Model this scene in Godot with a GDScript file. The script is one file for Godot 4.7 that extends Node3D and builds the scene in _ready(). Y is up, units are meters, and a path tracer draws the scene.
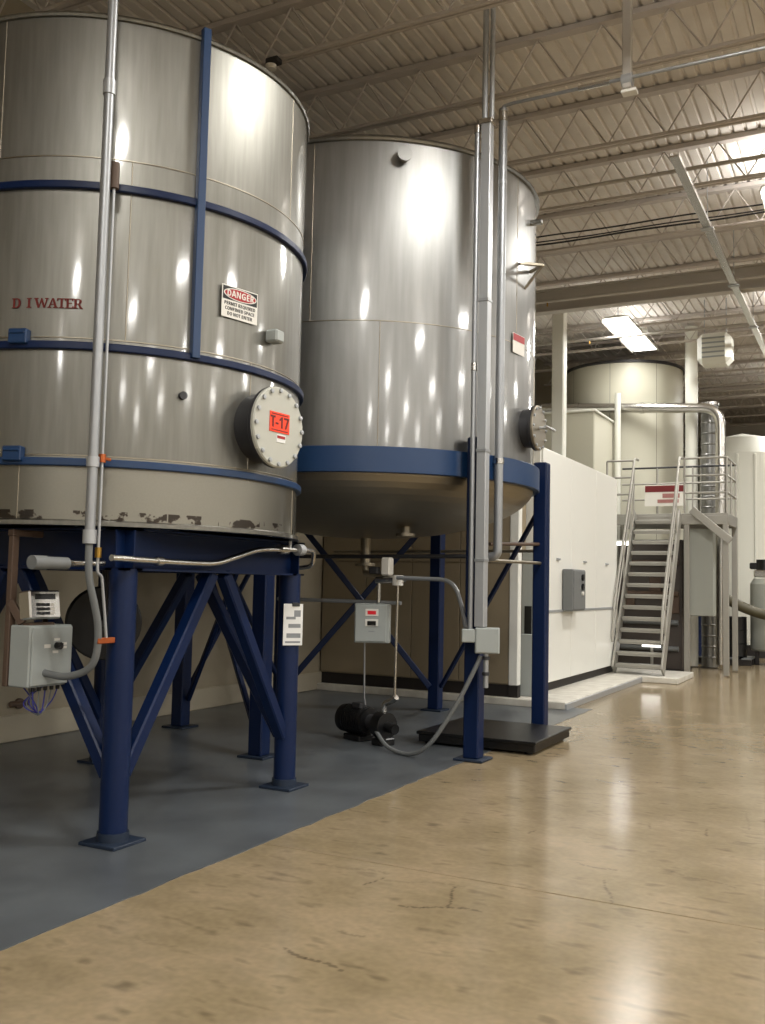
extends Node3D
# Row of steel tanks in a factory hall. -z runs along the row of tanks, +x into the aisle, units metres.

var M := {}
var used := {}
var fonts := {}

# ---------------------------------------------------------------- mesh helpers
func new_st() -> SurfaceTool:
	var st := SurfaceTool.new()
	st.begin(Mesh.PRIMITIVE_TRIANGLES)
	return st

func tri(st: SurfaceTool, p: Array, n: Array, uv: Array) -> void:
	var c: Vector3 = (p[1] - p[0]).cross(p[2] - p[0])
	var order := [0, 1, 2] if c.dot(n[0] + n[1] + n[2]) < 0.0 else [0, 2, 1]
	for i in order:
		st.set_normal(n[i])
		st.set_uv(uv[i])
		st.add_vertex(p[i])

func quad(st: SurfaceTool, a: Vector3, b: Vector3, c: Vector3, d: Vector3, n: Vector3) -> void:
	var u0 := Vector2(0, 0); var u1 := Vector2(1, 0); var u2 := Vector2(1, 1); var u3 := Vector2(0, 1)
	tri(st, [a, b, c], [n, n, n], [u0, u1, u2])
	tri(st, [a, c, d], [n, n, n], [u0, u2, u3])

func add_box(st: SurfaceTool, xf: Transform3D, s: Vector3, ch := 0.0) -> void:
	var h := s * 0.5
	ch = minf(ch, minf(h.x, minf(h.y, h.z)) * 0.9)
	for ax in 3:
		var u := (ax + 1) % 3
		var v := (ax + 2) % 3
		for sg in [-1.0, 1.0]:
			var p := []
			for k in [[-1, -1], [1, -1], [1, 1], [-1, 1]]:
				var q := Vector3.ZERO
				q[ax] = sg * h[ax]; q[u] = k[0] * (h[u] - ch); q[v] = k[1] * (h[v] - ch)
				p.append(xf * q)
			var n := Vector3.ZERO
			n[ax] = sg
			quad(st, p[0], p[1], p[2], p[3], (xf.basis * n).normalized())
		if ch > 0.0:
			for s1 in [-1.0, 1.0]:
				for s2 in [-1.0, 1.0]:
					var e := []
					for k in [[-1, 0], [1, 0], [1, 1], [-1, 1]]:
						var q := Vector3.ZERO
						q[ax] = k[0] * (h[ax] - ch)
						q[u] = s1 * (h[u] - (ch if k[1] == 0 else 0.0))
						q[v] = s2 * (h[v] - (0.0 if k[1] == 0 else ch))
						e.append(xf * q)
					var n2 := Vector3.ZERO
					n2[u] = s1; n2[v] = s2
					quad(st, e[0], e[1], e[2], e[3], (xf.basis * n2).normalized())
	if ch > 0.0:
		for sx in [-1.0, 1.0]:
			for sy in [-1.0, 1.0]:
				for sz in [-1.0, 1.0]:
					var n3 := (xf.basis * Vector3(sx, sy, sz)).normalized()
					tri(st, [xf * Vector3(sx * h.x, sy * (h.y - ch), sz * (h.z - ch)), xf * Vector3(sx * (h.x - ch), sy * h.y, sz * (h.z - ch)), xf * Vector3(sx * (h.x - ch), sy * (h.y - ch), sz * h.z)], [n3, n3, n3], [Vector2(), Vector2(), Vector2()])

func box_at(st: SurfaceTool, c: Vector3, s: Vector3, ch := 0.0, yaw := 0.0) -> void:
	add_box(st, Transform3D(Basis(Vector3.UP, yaw), c), s, ch)

# box that spans two corners
func span(st: SurfaceTool, a: Vector3, b: Vector3, ch := 0.0) -> void:
	add_box(st, Transform3D(Basis(), (a + b) * 0.5), (b - a).abs(), ch)

# square bar between two points
func bar(st: SurfaceTool, a: Vector3, b: Vector3, w: float, h: float, ch := 0.004) -> void:
	var d := (b - a).normalized()
	var up := Vector3.UP if absf(d.y) < 0.95 else Vector3.RIGHT
	var x := up.cross(d).normalized()
	var y := d.cross(x)
	add_box(st, Transform3D(Basis(x, y, d), (a + b) * 0.5), Vector3(w, h, a.distance_to(b)), ch)

func add_tube(st: SurfaceTool, pts: Array, r: float, seg := 12, caps := true) -> void:
	var rings := []
	var nrm := []
	var d0: Vector3 = (pts[1] - pts[0]).normalized()
	var x: Vector3 = (Vector3.UP if absf(d0.y) < 0.9 else Vector3.RIGHT).cross(d0).normalized()
	for i in pts.size():
		var d: Vector3
		if i == 0: d = d0
		elif i == pts.size() - 1: d = (pts[i] - pts[i - 1]).normalized()
		else: d = ((pts[i] - pts[i - 1]).normalized() + (pts[i + 1] - pts[i]).normalized()).normalized()
		x = (x - d * x.dot(d)).normalized()
		var y := d.cross(x)
		var ring := []
		var nn := []
		for k in seg:
			var a := TAU * k / seg
			var n := x * cos(a) + y * sin(a)
			nn.append(n); ring.append(pts[i] + n * r)
		rings.append(ring); nrm.append(nn)
	var len := 0.0
	for i in pts.size() - 1:
		var l2: float = len + pts[i].distance_to(pts[i + 1])
		for k in seg:
			var k2 := (k + 1) % seg
			var ua := float(k) / seg; var ub := float(k + 1) / seg
			tri(st, [rings[i][k], rings[i][k2], rings[i + 1][k2]], [nrm[i][k], nrm[i][k2], nrm[i + 1][k2]], [Vector2(ua, len), Vector2(ub, len), Vector2(ub, l2)])
			tri(st, [rings[i][k], rings[i + 1][k2], rings[i + 1][k]], [nrm[i][k], nrm[i + 1][k2], nrm[i + 1][k]], [Vector2(ua, len), Vector2(ub, l2), Vector2(ua, l2)])
		len = l2
	if caps:
		for e in [0, pts.size() - 1]:
			var dd: Vector3 = (pts[0] - pts[1]).normalized() if e == 0 else (pts[e] - pts[e - 1]).normalized()
			for k in seg:
				tri(st, [pts[e], rings[e][k], rings[e][(k + 1) % seg]], [dd, dd, dd], [Vector2(), Vector2(), Vector2()])

# rounds the corners of a path
func bend(pts: Array, rad: float, n := 6) -> Array:
	var o := [pts[0]]
	for i in range(1, pts.size() - 1):
		var a: Vector3 = (pts[i - 1] - pts[i]); var b: Vector3 = (pts[i + 1] - pts[i])
		var t := minf(rad, minf(a.length(), b.length()) * 0.48)
		var p0: Vector3 = pts[i] + a.normalized() * t; var p2: Vector3 = pts[i] + b.normalized() * t
		for k in n + 1:
			var s := float(k) / n
			o.append(p0.lerp(pts[i], s).lerp(pts[i].lerp(p2, s), s))
	o.append(pts[-1])
	return o

# smooth curve through points
func spline(pts: Array, n := 10) -> Array:
	var o := []
	for i in pts.size() - 1:
		var a: Vector3 = pts[max(i - 1, 0)]; var b: Vector3 = pts[i]; var c: Vector3 = pts[i + 1]; var d: Vector3 = pts[min(i + 2, pts.size() - 1)]
		for k in n:
			o.append(b.cubic_interpolate(c, a, d, float(k) / n))
	o.append(pts[-1])
	return o

# profile of (radius, height) turned about y; angle a measured from +x towards -z
func add_lathe(st: SurfaceTool, prof: Array, seg := 48, a0 := 0.0, a1 := TAU, xf := Transform3D()) -> void:
	var vlen := 0.0
	for j in prof.size() - 1:
		var p: Vector2 = prof[j]; var q: Vector2 = prof[j + 1]
		var t := (q - p)
		var n2 := Vector2(t.y, -t.x).normalized()
		for k in seg:
			var aa := a0 + (a1 - a0) * k / seg; var ab := a0 + (a1 - a0) * (k + 1) / seg
			var da := Vector3(cos(aa), 0, -sin(aa)); var db := Vector3(cos(ab), 0, -sin(ab))
			var na := (xf.basis * (da * n2.x + Vector3.UP * n2.y)).normalized(); var nb := (xf.basis * (db * n2.x + Vector3.UP * n2.y)).normalized()
			var A := xf * (da * p.x + Vector3.UP * p.y); var B := xf * (db * p.x + Vector3.UP * p.y)
			var Cc := xf * (db * q.x + Vector3.UP * q.y); var D := xf * (da * q.x + Vector3.UP * q.y)
			var l2 := vlen + t.length()
			var ua := Vector2(aa / TAU, vlen); var ub := Vector2(ab / TAU, vlen); var uc := Vector2(ab / TAU, l2); var ud := Vector2(aa / TAU, l2)
			tri(st, [A, B, Cc], [na, nb, nb], [ua, ub, uc])
			tri(st, [A, Cc, D], [na, nb, na], [ua, uc, ud])
		vlen += t.length()

# outline in x/y pushed out along z
func add_prism(st: SurfaceTool, poly: PackedVector2Array, depth: float, xf := Transform3D()) -> void:
	var idx := Geometry2D.triangulate_polygon(poly)
	for sg in [-0.5, 0.5]:
		var n := (xf.basis * Vector3(0, 0, signf(sg))).normalized()
		for i in range(0, idx.size(), 3):
			var p := []
			for k in 3: p.append(xf * Vector3(poly[idx[i + k]].x, poly[idx[i + k]].y, sg * depth))
			tri(st, p, [n, n, n], [Vector2(), Vector2(), Vector2()])
	var cw := Geometry2D.is_polygon_clockwise(poly)
	for i in poly.size():
		var a := poly[i]; var b := poly[(i + 1) % poly.size()]
		var t := b - a
		var n2 := Vector2(-t.y, t.x) if cw else Vector2(t.y, -t.x)
		quad(st, xf * Vector3(a.x, a.y, -depth * 0.5), xf * Vector3(b.x, b.y, -depth * 0.5), xf * Vector3(b.x, b.y, depth * 0.5), xf * Vector3(a.x, a.y, depth * 0.5), (xf.basis * Vector3(n2.x, n2.y, 0)).normalized())

func h_outline(w: float, h: float, tf: float, tw: float) -> PackedVector2Array:
	var a := w / 2; var b := h / 2; var c := tw / 2; var d := b - tf
	return PackedVector2Array([Vector2(-a, -b), Vector2(a, -b), Vector2(a, -d), Vector2(c, -d), Vector2(c, d), Vector2(a, d), Vector2(a, b), Vector2(-a, b), Vector2(-a, d), Vector2(-c, d), Vector2(-c, -d), Vector2(-a, -d)])

# ---------------------------------------------------------------- node helpers
func numbered(called: String) -> String:
	used[called] = used.get(called, -1) + 1
	return called if used[called] == 0 else "%s_%03d" % [called, used[called]]

func obj(called: String, shape, m: Material, parent: Node = null, at := Vector3.ZERO, yaw := 0.0) -> MeshInstance3D:
	var o := MeshInstance3D.new()
	o.mesh = shape.commit() if shape is SurfaceTool else shape
	o.material_override = m
	o.cast_shadow = GeometryInstance3D.SHADOW_CASTING_SETTING_ON
	if parent == null:
		o.name = numbered(called); add_child(o)
	else:
		o.name = called; parent.add_child(o, true)
	o.position = at; o.rotation.y = yaw
	return o

func tag(o: Node, label: String, category := "", group := "", kind := "") -> Node:
	if label: o.set_meta("label", label)
	if category: o.set_meta("category", category)
	if group: o.set_meta("group", group)
	if kind: o.set_meta("kind", kind)
	return o

func thing(called: String, label: String, category: String, at := Vector3.ZERO, yaw := 0.0, group := "") -> Node3D:
	var o := Node3D.new()
	o.name = numbered(called); add_child(o)
	o.position = at; o.rotation.y = yaw
	tag(o, label, category, group)
	return o

func struct(called: String, label: String) -> Node3D:
	var o := Node3D.new()
	o.name = called; add_child(o)
	tag(o, label, "", "", "structure")
	return o

func text_mesh(s: String, height: float, depth := 0.002, serif := false) -> TextMesh:
	var t := TextMesh.new()
	var key := "serif" if serif else "sans"
	if not fonts.has(key):
		var f := SystemFont.new()
		f.font_names = PackedStringArray(["Droid Serif" if serif else "Droid Sans"])
		f.font_weight = 700
		fonts[key] = f
	t.font = fonts[key]
	t.text = s
	t.font_size = 48
	t.pixel_size = height / 48.0 / 0.72
	t.depth = depth
	return t

# ---------------------------------------------------------------- materials
func mat(called: String, c: Color, rough := 0.6, metal := 0.0) -> StandardMaterial3D:
	var m := StandardMaterial3D.new()
	m.resource_name = called
	m.albedo_color = c; m.roughness = rough; m.metallic = metal
	M[called] = m
	return m

func noise_tex(freq: float, sd: int, lo: Color, hi: Color, size := 512, oct := 4, as_normal := false, bump := 4.0) -> NoiseTexture2D:
	var n := FastNoiseLite.new()
	n.seed = sd; n.frequency = freq; n.fractal_octaves = oct
	var t := NoiseTexture2D.new()
	t.width = size; t.height = size; t.seamless = true
	t.noise = n
	if as_normal:
		t.as_normal_map = true; t.bump_strength = bump
	else:
		var g := Gradient.new()
		g.set_color(0, lo); g.set_color(1, hi)
		t.color_ramp = g
	return t

func grain(m: StandardMaterial3D, t: Texture2D, scale: float) -> void:
	m.albedo_texture = t
	m.uv1_triplanar = true; m.uv1_world_triplanar = true
	m.uv1_scale = Vector3.ONE * scale

# polished tan concrete: mottled slab with scuffs and dark specks
func concrete_image() -> ImageTexture:
	var s := 768
	var im := Image.create(s, s, false, Image.FORMAT_RGB8)
	var n1 := FastNoiseLite.new(); n1.seed = 3; n1.frequency = 0.006; n1.fractal_octaves = 5
	var n2 := FastNoiseLite.new(); n2.seed = 8; n2.frequency = 0.03; n2.fractal_octaves = 3
	var n3 := FastNoiseLite.new(); n3.seed = 21; n3.frequency = 0.25; n3.fractal_octaves = 2
	for y in s:
		for x in s:
			# mirrored coordinates keep the repeats seamless
			var fx := float(x) if x < s / 2 else float(s - x)
			var fy := float(y) if y < s / 2 else float(s - y)
			var a := n1.get_noise_2d(fx * 2.0, fy * 2.0)
			var b := n2.get_noise_2d(fx + 500.0, fy * 2.4)
			var c := n3.get_noise_2d(float(x), float(y))
			var v := 1.0 + a * 0.13 + b * 0.07 + c * 0.05
			if b > 0.32: v -= (b - 0.32) * 0.6
			im.set_pixel(x, y, Color(0.55 * v, 0.49 * v, 0.388 * (v + a * 0.04)))
	var rng := RandomNumberGenerator.new(); rng.seed = 77
	for i in 110:          # scuffs
		var p := Vector2(rng.randf() * s, rng.randf() * s)
		var d := Vector2.from_angle(rng.randf_range(-0.5, 0.5) + (PI / 2 if rng.randf() < 0.3 else 0.0))
		var l := rng.randf_range(6, 46)
		var dark := rng.randf_range(0.06, 0.22)
		for k in int(l):
			var q := p + d * k + Vector2(0, sin(k * 0.2) * 1.5)
			for w in 2:
				var ix := posmod(int(q.x), s); var iy := posmod(int(q.y) + w, s)
				if rng.randf() < 0.75:
					im.set_pixel(ix, iy, im.get_pixel(ix, iy).darkened(dark))
	return ImageTexture.create_from_image(im)

# bottom course of the first tank: bare steel with a broken line of dark residue just above its lower edge
func residue_image() -> ImageTexture:
	var w := 2048; var h := 128
	var im := Image.create(w, h, false, Image.FORMAT_RGB8)
	var n := FastNoiseLite.new(); n.seed = 5; n.frequency = 0.02; n.fractal_octaves = 4
	var n2 := FastNoiseLite.new(); n2.seed = 15; n2.frequency = 0.06
	for y in h:
		for x in w:
			var t := float(y) / h          # v runs upwards from the rim
			var k := n.get_noise_2d(x * 0.5, y * 1.6)
			var c := Color(0.815, 0.80, 0.755).darkened(0.02 * n2.get_noise_2d(x, y * 4.0))
			if t < 0.17 and t > 0.03 and k > 0.02 and n2.get_noise_2d(x * 0.12, 0) > -0.15:
				c = c.lerp(Color(0.20, 0.15, 0.12), clampf((k - 0.02) * 6.0, 0, 0.8))
			im.set_pixel(x, y, c)
	return ImageTexture.create_from_image(im)

func make_materials() -> void:
	var m: StandardMaterial3D
	m = mat("concrete", Color(1, 1, 1), 0.17)
	grain(m, concrete_image(), 1.0 / 9.0)
	m.metallic_specular = 0.30
	m = mat("joint_filler", Color(0.22, 0.17, 0.12), 0.8)
	m = mat("blue_floor_paint", Color(1, 1, 1), 0.3)
	grain(m, noise_tex(0.012, 4, Color(0.295, 0.31, 0.325), Color(0.37, 0.39, 0.405), 512, 5), 0.25)
	m = mat("white_pad_paint", Color(1, 1, 1), 0.5)
	grain(m, noise_tex(0.03, 6, Color(0.72, 0.70, 0.66), Color(0.84, 0.83, 0.79), 256, 4), 0.5)
	m = mat("beige_wall", Color(1, 1, 1), 0.7)
	grain(m, noise_tex(0.01, 9, Color(0.54, 0.505, 0.43), Color(0.60, 0.565, 0.49), 256, 4), 0.3)
	m = mat("pale_wall", Color(1, 1, 1), 0.6)
	grain(m, noise_tex(0.01, 19, Color(0.82, 0.815, 0.79), Color(0.87, 0.865, 0.84), 256, 4), 0.3)
	m = mat("base_paint", Color(0.64, 0.61, 0.54), 0.55)
	m = mat("deck", Color(1, 1, 1), 0.75)
	grain(m, noise_tex(0.015, 12, Color(0.82, 0.795, 0.77), Color(0.88, 0.86, 0.835), 512, 4), 0.2)
	m = mat("joist_paint", Color(0.74, 0.71, 0.685), 0.6)
	m = mat("girder_paint", Color(0.70, 0.68, 0.65), 0.6)
	# brushed stainless, brushed around the tank
	for i in 4:
		m = mat("steel_%d" % i, [Color(0.525, 0.52, 0.495), Color(0.545, 0.54, 0.515), Color(0.51, 0.505, 0.48), Color(0.535, 0.53, 0.505)][i], 0.44, 1.0)
		m.albedo_texture = noise_tex(0.02, 30 + i, Color(0.89, 0.89, 0.88), Color(1, 1, 1), 512, 5)
		m.normal_enabled = true
		m.normal_texture = noise_tex(0.007, 40 + i, Color.BLACK, Color.WHITE, 512, 2, true, 6.0)
		m.normal_scale = 0.02
		m.uv1_scale = Vector3(14, 0.14, 1)
		m.anisotropy_enabled = true
		m.anisotropy = 0.6
		m.clearcoat_enabled = true; m.clearcoat = 1.0; m.clearcoat_roughness = 0.09
	for i in 4:
		m = mat("bright_steel_%d" % i, [Color(0.575, 0.575, 0.565), Color(0.595, 0.595, 0.585), Color(0.56, 0.56, 0.55), Color(0.585, 0.585, 0.575)][i], 0.42, 1.0)
		m.albedo_texture = noise_tex(0.015, 50 + i, Color(0.91, 0.91, 0.91), Color(1, 1, 1), 512, 4)
		m.normal_enabled = true
		m.normal_texture = noise_tex(0.007, 60 + i, Color.BLACK, Color.WHITE, 512, 2, true, 6.0)
		m.normal_scale = 0.03
		m.uv1_scale = Vector3(16, 0.12, 1)
		m.anisotropy_enabled = true
		m.anisotropy = 0.6
		m.clearcoat_enabled = true; m.clearcoat = 1.0; m.clearcoat_roughness = 0.09
	m = mat("residue_steel", Color(0.67, 0.67, 0.66), 0.42, 1.0)
	m.clearcoat_enabled = true; m.clearcoat = 1.0; m.clearcoat_roughness = 0.12
	m.albedo_texture = residue_image()
	m.uv1_scale = Vector3(3, 2.35, 1)
	m = mat("weld", Color(0.62, 0.59, 0.53), 0.4, 1.0)
	m = mat("dish_steel", Color(0.60, 0.57, 0.51), 0.45, 1.0)
	m = mat("pipe_steel", Color(0.80, 0.79, 0.77), 0.25, 1.0)
	m = mat("galvanised", Color(0.68, 0.69, 0.70), 0.4, 0.45)
	m = mat("grey_conduit", Color(0.62, 0.63, 0.64), 0.4, 0.6)
	m = mat("blue_paint", Color(0.02, 0.105, 0.25), 0.38)
	m.metallic_specular = 0.4
	m = mat("plate_blue", Color(0.10, 0.15, 0.22), 0.5)
	m = mat("slate_blue", Color(0.09, 0.21, 0.36), 0.38)
	m = mat("grey_enclosure", Color(0.61, 0.63, 0.62), 0.45)
	m = mat("dark_grey", Color(0.16, 0.16, 0.17), 0.5)
	m = mat("black_rubber", Color(0.03, 0.03, 0.035), 0.55)
	m = mat("black_paint", Color(0.045, 0.045, 0.05), 0.35)
	m = mat("grey_hose", Color(0.42, 0.43, 0.43), 0.55)
	m = mat("white_plastic", Color(0.86, 0.85, 0.82), 0.4)
	m = mat("manway_cover", Color(0.70, 0.70, 0.66), 0.45)
	m = mat("paper", Color(0.88, 0.88, 0.87), 0.7)
	m = mat("paper_print", Color(0.52, 0.53, 0.54), 0.7)
	m = mat("ink_black", Color(0.06, 0.06, 0.06), 0.6)
	m = mat("sign_red", Color(0.62, 0.06, 0.09), 0.5)
	m = mat("label_orange", Color(0.95, 0.25, 0.10), 0.55)
	m = mat("label_ink", Color(0.36, 0.07, 0.04), 0.6)
	m = mat("stencil_red", Color(0.40, 0.10, 0.08), 0.7)
	m = mat("brass", Color(0.70, 0.55, 0.27), 0.35, 1.0)
	m = mat("copper", Color(0.70, 0.38, 0.22), 0.45, 0.8)
	m = mat("blue_wire", Color(0.16, 0.16, 0.50), 0.5)
	m = mat("skid_brown", Color(0.27, 0.24, 0.22), 0.55)
	m = mat("dull_red", Color(0.42, 0.10, 0.11), 0.6)
	m = mat("faded_red", Color(0.62, 0.42, 0.40), 0.6)
	m = mat("brown_steel", Color(0.33, 0.26, 0.21), 0.6)
	m = mat("panel_white", Color(0.88, 0.88, 0.855), 0.35)
	m = mat("panel_beige", Color(0.55, 0.50, 0.41), 0.5)
	m = mat("plinth_dark", Color(0.12, 0.10, 0.09), 0.6)
	m = mat("cream_tank", Color(0.745, 0.735, 0.67), 0.45)
	m = mat("far_white", Color(0.85, 0.85, 0.81), 0.45)
	m = mat("stair_metal", Color(0.64, 0.63, 0.60), 0.45, 0.5)
	m = mat("drum_blue", Color(0.13, 0.18, 0.34), 0.45)
	m = mat("olive_hose", Color(0.32, 0.30, 0.22), 0.5)
	m = mat("machine_grey", Color(0.62, 0.63, 0.60), 0.4)
	m = mat("lamp_housing", Color(0.85, 0.85, 0.83), 0.4)
	m = mat("lamp_glow", Color(1, 0.98, 0.93), 0.4)
	m.emission_enabled = true; m.emission = Color(1.0, 0.99, 0.97); m.emission_energy_multiplier = 3.0
	m = mat("display_red", Color(0.30, 0.02, 0.05), 0.4)
	m.emission_enabled = true; m.emission = Color(0.9, 0.05, 0.15); m.emission_energy_multiplier = 0.5
	m = mat("display_dark", Color(0.03, 0.035, 0.03), 0.25)

# ---------------------------------------------------------------- lamps
const LAMP_COLOR := Color(1.0, 0.99, 0.97)
const LAMP_ENERGY := 11.0

func high_bay(at: Vector3, label: String, share := 2.0, modules := [0.0]) -> void:
	var t := thing("high_bay_light", label, "ceiling light", at, 0.0, "high-bay fluorescent fixtures under the roof")
	for z in modules:
		var st := new_st()
		add_prism(st, PackedVector2Array([Vector2(-0.28, 0.0), Vector2(-0.25, 0.07), Vector2(-0.06, 0.10), Vector2(0.06, 0.10), Vector2(0.25, 0.07), Vector2(0.28, 0.0), Vector2(0.265, 0.0), Vector2(0.24, 0.06), Vector2(-0.24, 0.06), Vector2(-0.265, 0.0)]), 1.2, Transform3D(Basis(), Vector3(0, 0, z)))
		obj("housing", st, M.lamp_housing, t)
		st = new_st()
		span(st, Vector3(-0.23, 0.02, z - 0.58), Vector3(0.23, 0.05, z + 0.58), 0.006)
		obj("diffuser", st, M.lamp_glow, t)
		var l := AreaLight3D.new()
		l.name = "light"
		t.add_child(l, true)
		l.area_size = Vector2(0.46, 1.16)
		l.position = Vector3(0, 0.008, z)
		l.rotation_degrees = Vector3(-90, 0, 0)
		l.light_color = LAMP_COLOR; l.light_energy = LAMP_ENERGY * share
		l.shadow_enabled = true; l.area_range = 60.0
		var u := AreaLight3D.new()       # light that leaves through the open top of the housing
		u.name = "uplight"
		t.add_child(u, true)
		u.area_size = Vector2(0.10, 1.1)
		u.position = Vector3(0, 0.115, z)
		u.rotation_degrees = Vector3(90, 0, 0)
		u.light_color = LAMP_COLOR; u.light_energy = LAMP_ENERGY * 0.19 * share
		u.shadow_enabled = true; u.area_range = 60.0
	var rod := new_st()
	add_tube(rod, [Vector3(0, 0.10, modules[0] - 0.4), Vector3(0, 7.2 - at.y, modules[0] - 0.4)], 0.008, 6)
	obj("hanger", rod, M.galvanised, t)
	rod = new_st()
	add_tube(rod, [Vector3(0, 0.10, modules[-1] + 0.4), Vector3(0, 7.2 - at.y, modules[-1] + 0.4)], 0.008, 6)
	obj("hanger", rod, M.galvanised, t)
	var bal := new_st()
	span(bal, Vector3(0.06, 0.10, -0.12), Vector3(0.30, 0.17, 0.12), 0.01)
	obj("ballast_box", bal, M.lamp_housing, t)

# ---------------------------------------------------------------- building shell
const WX := -7.4     # wall beside the tanks
const DECK := 7.22

func build_shell() -> void:
	# floor: concrete bays with sawn joints, and the painted bay under the tanks
	var fl := struct("floor", "polished tan concrete floor with blue-grey painted bay under the tanks")
	var st := new_st()
	span(st, Vector3(-8.0, -0.40, -47), Vector3(21, -0.16, 17))
	obj("subfloor", st, M.joint_filler, fl)
	st = new_st()
	span(st, Vector3(WX - 0.1, -0.16, -46.5), Vector3(20.2, -0.012, 16.5))
	obj("joint_filler", st, M.joint_filler, fl)
	var cuts := [16.2, 7.0, 1.0, -5.0, -17.6, -29.0, -46.2]
	var cx := [-3.35, 5.4, 13.0, 20.1]
	for i in cuts.size() - 1:
		for j in cx.size() - 1:
			st = new_st()
			var xa: float = cx[j] if j > 0 or i < 3 or true else WX
			span(st, Vector3(xa + (0.005 if j > 0 else 0.0), -0.16, cuts[i + 1] + 0.005), Vector3(cx[j + 1] - 0.005, 0.0, cuts[i] - 0.005), 0.003)
			obj("concrete_bay", st, M.concrete, fl)
	st = new_st()
	span(st, Vector3(WX - 0.05, -0.16, -46.2), Vector3(-3.35, 0.0, -12.6), 0.0)
	obj("concrete_bay", st, M.concrete, fl)
	# painted bay, its edge slightly ragged
	var rng := RandomNumberGenerator.new(); rng.seed = 11
	var poly := PackedVector2Array([Vector2(WX - 0.05, 16.2), Vector2(WX - 0.05, -12.6)])
	var z := -12.6
	while z < 16.2:
		poly.append(Vector2(-3.35 + rng.randf_range(-0.014, 0.014), z))
		z += rng.randf_range(0.05, 0.25)
	poly.append(Vector2(-3.35, 16.2))
	st = new_st()
	span(st, Vector3(WX - 0.05, -0.16, -12.6), Vector3(-3.35, -0.001, 16.2))
	obj("concrete_bay", st, M.concrete, fl)
	st = new_st()
	# prism lies in x/y, turned so that its y runs along z
	add_prism(st, poly, 0.006, Transform3D(Basis(Vector3(1, 0, 0), Vector3(0, 0, 1), Vector3(0, -1, 0)), Vector3(0, 0.001, 0)))
	tag(obj("painted_coating", st, M.blue_floor_paint, fl), "blue-grey floor paint under the tanks")

	var w := struct("wall_left", "beige wall behind the tanks")
	st = new_st(); span(st, Vector3(WX - 0.25, -0.1, -46.5), Vector3(WX, 7.6, 16.5)); obj("plaster", st, M.beige_wall, w)
	var b := struct("baseboard_left", "pale base course along the beige wall")
	st = new_st(); span(st, Vector3(WX - 0.01, 0.004, -12.5), Vector3(WX + 0.03, 0.26, 16.2), 0.01); obj("base_course", st, M.base_paint, b)
	w = struct("wall_back", "far end wall of the hall")
	st = new_st(); span(st, Vector3(WX - 0.25, -0.1, -46.5), Vector3(20.5, 7.6, -46.2)); obj("plaster", st, M.pale_wall, w)
	w = struct("wall_right", "pale wall on the far side of the aisle")
	st = new_st(); span(st, Vector3(20.1, -0.1, -46.5), Vector3(20.4, 7.6, 16.5)); obj("plaster", st, M.pale_wall, w)
	w = struct("wall_front", "pale wall at the near end of the hall")
	st = new_st(); span(st, Vector3(WX - 0.25, -0.1, 16.2), Vector3(20.5, 7.6, 16.5)); obj("plaster", st, M.pale_wall, w)

	# roof: fluted steel deck in sheets on open-web joists
	var ce := struct("ceiling", "brownish grey fluted steel roof deck on open-web joists")
	st = new_st(); span(st, Vector3(WX - 0.25, DECK + 0.12, -46.5), Vector3(20.5, DECK + 0.3, 16.5)); obj("roof_slab", st, M.deck, ce)
	var sheet := new_st()
	var prof := PackedVector2Array()
	for k in 6:
		var o := k * 0.152
		for q in [[0.0, 0.0], [0.100, 0.0], [0.112, 0.026], [0.140, 0.026]]:
			prof.append(Vector2(o + q[0], q[1]))
	prof.append(Vector2(0.912, 0.0))
	var back := prof.duplicate(); back.reverse()
	for q in back: prof.append(q + Vector2(0, 0.02))
	add_prism(sheet, prof, 62.6)
	var sm := sheet.commit()
	for k in 31:
		obj("deck_sheet", sm, M.deck, ce, Vector3(WX - 0.02 + k * 0.914, DECK + (0.0 if k % 2 == 0 else 0.003), -15.0))
	var x0 := WX; var x1 := 20.1
	var top := new_st()
	span(top, Vector3(x0, 7.155, -0.055), Vector3(x1, 7.215, 0.055), 0.004)
	var bot := new_st()
	span(bot, Vector3(x0, 6.635, -0.05), Vector3(x1, 6.67, -0.008), 0.004)
	span(bot, Vector3(x0, 6.635, 0.008), Vector3(x1, 6.67, 0.05), 0.004)
	var web := new_st()
	var xx := x0 + 0.1
	var up := true
	while xx < x1 - 0.4:
		var a := Vector3(xx, 6.66 if up else 7.17, 0); var c := Vector3(xx + 0.33, 7.17 if up else 6.66, 0)
		add_tube(web, [a, c], 0.010, 5, false)
		xx += 0.33; up = not up
	var tm := top.commit(); var bm := bot.commit(); var wm := web.commit()
	for k in 33:
		var j := Node3D.new()
		j.name = "roof_joist"; ce.add_child(j, true)
		j.position = Vector3(0, 0, 3.4 - 1.558 * k)
		obj("top_chord", tm, M.joist_paint, j); obj("bottom_chord", bm, M.joist_paint, j); obj("web", wm, M.joist_paint, j)
	# girders that carry the joists
	for gz in [-16.07, -31.7]:
		st = new_st()
		add_prism(st, h_outline(0.20, 0.40, 0.016, 0.012), x1 - x0, Transform3D(Basis(Vector3(0, 0, 1), Vector3(0, 1, 0), Vector3(-1, 0, 0)), Vector3((x0 + x1) / 2, 6.60, gz)))
		obj("girder", st, M.girder_paint, ce)
	# steel columns of the building
	var n := 0
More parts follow.
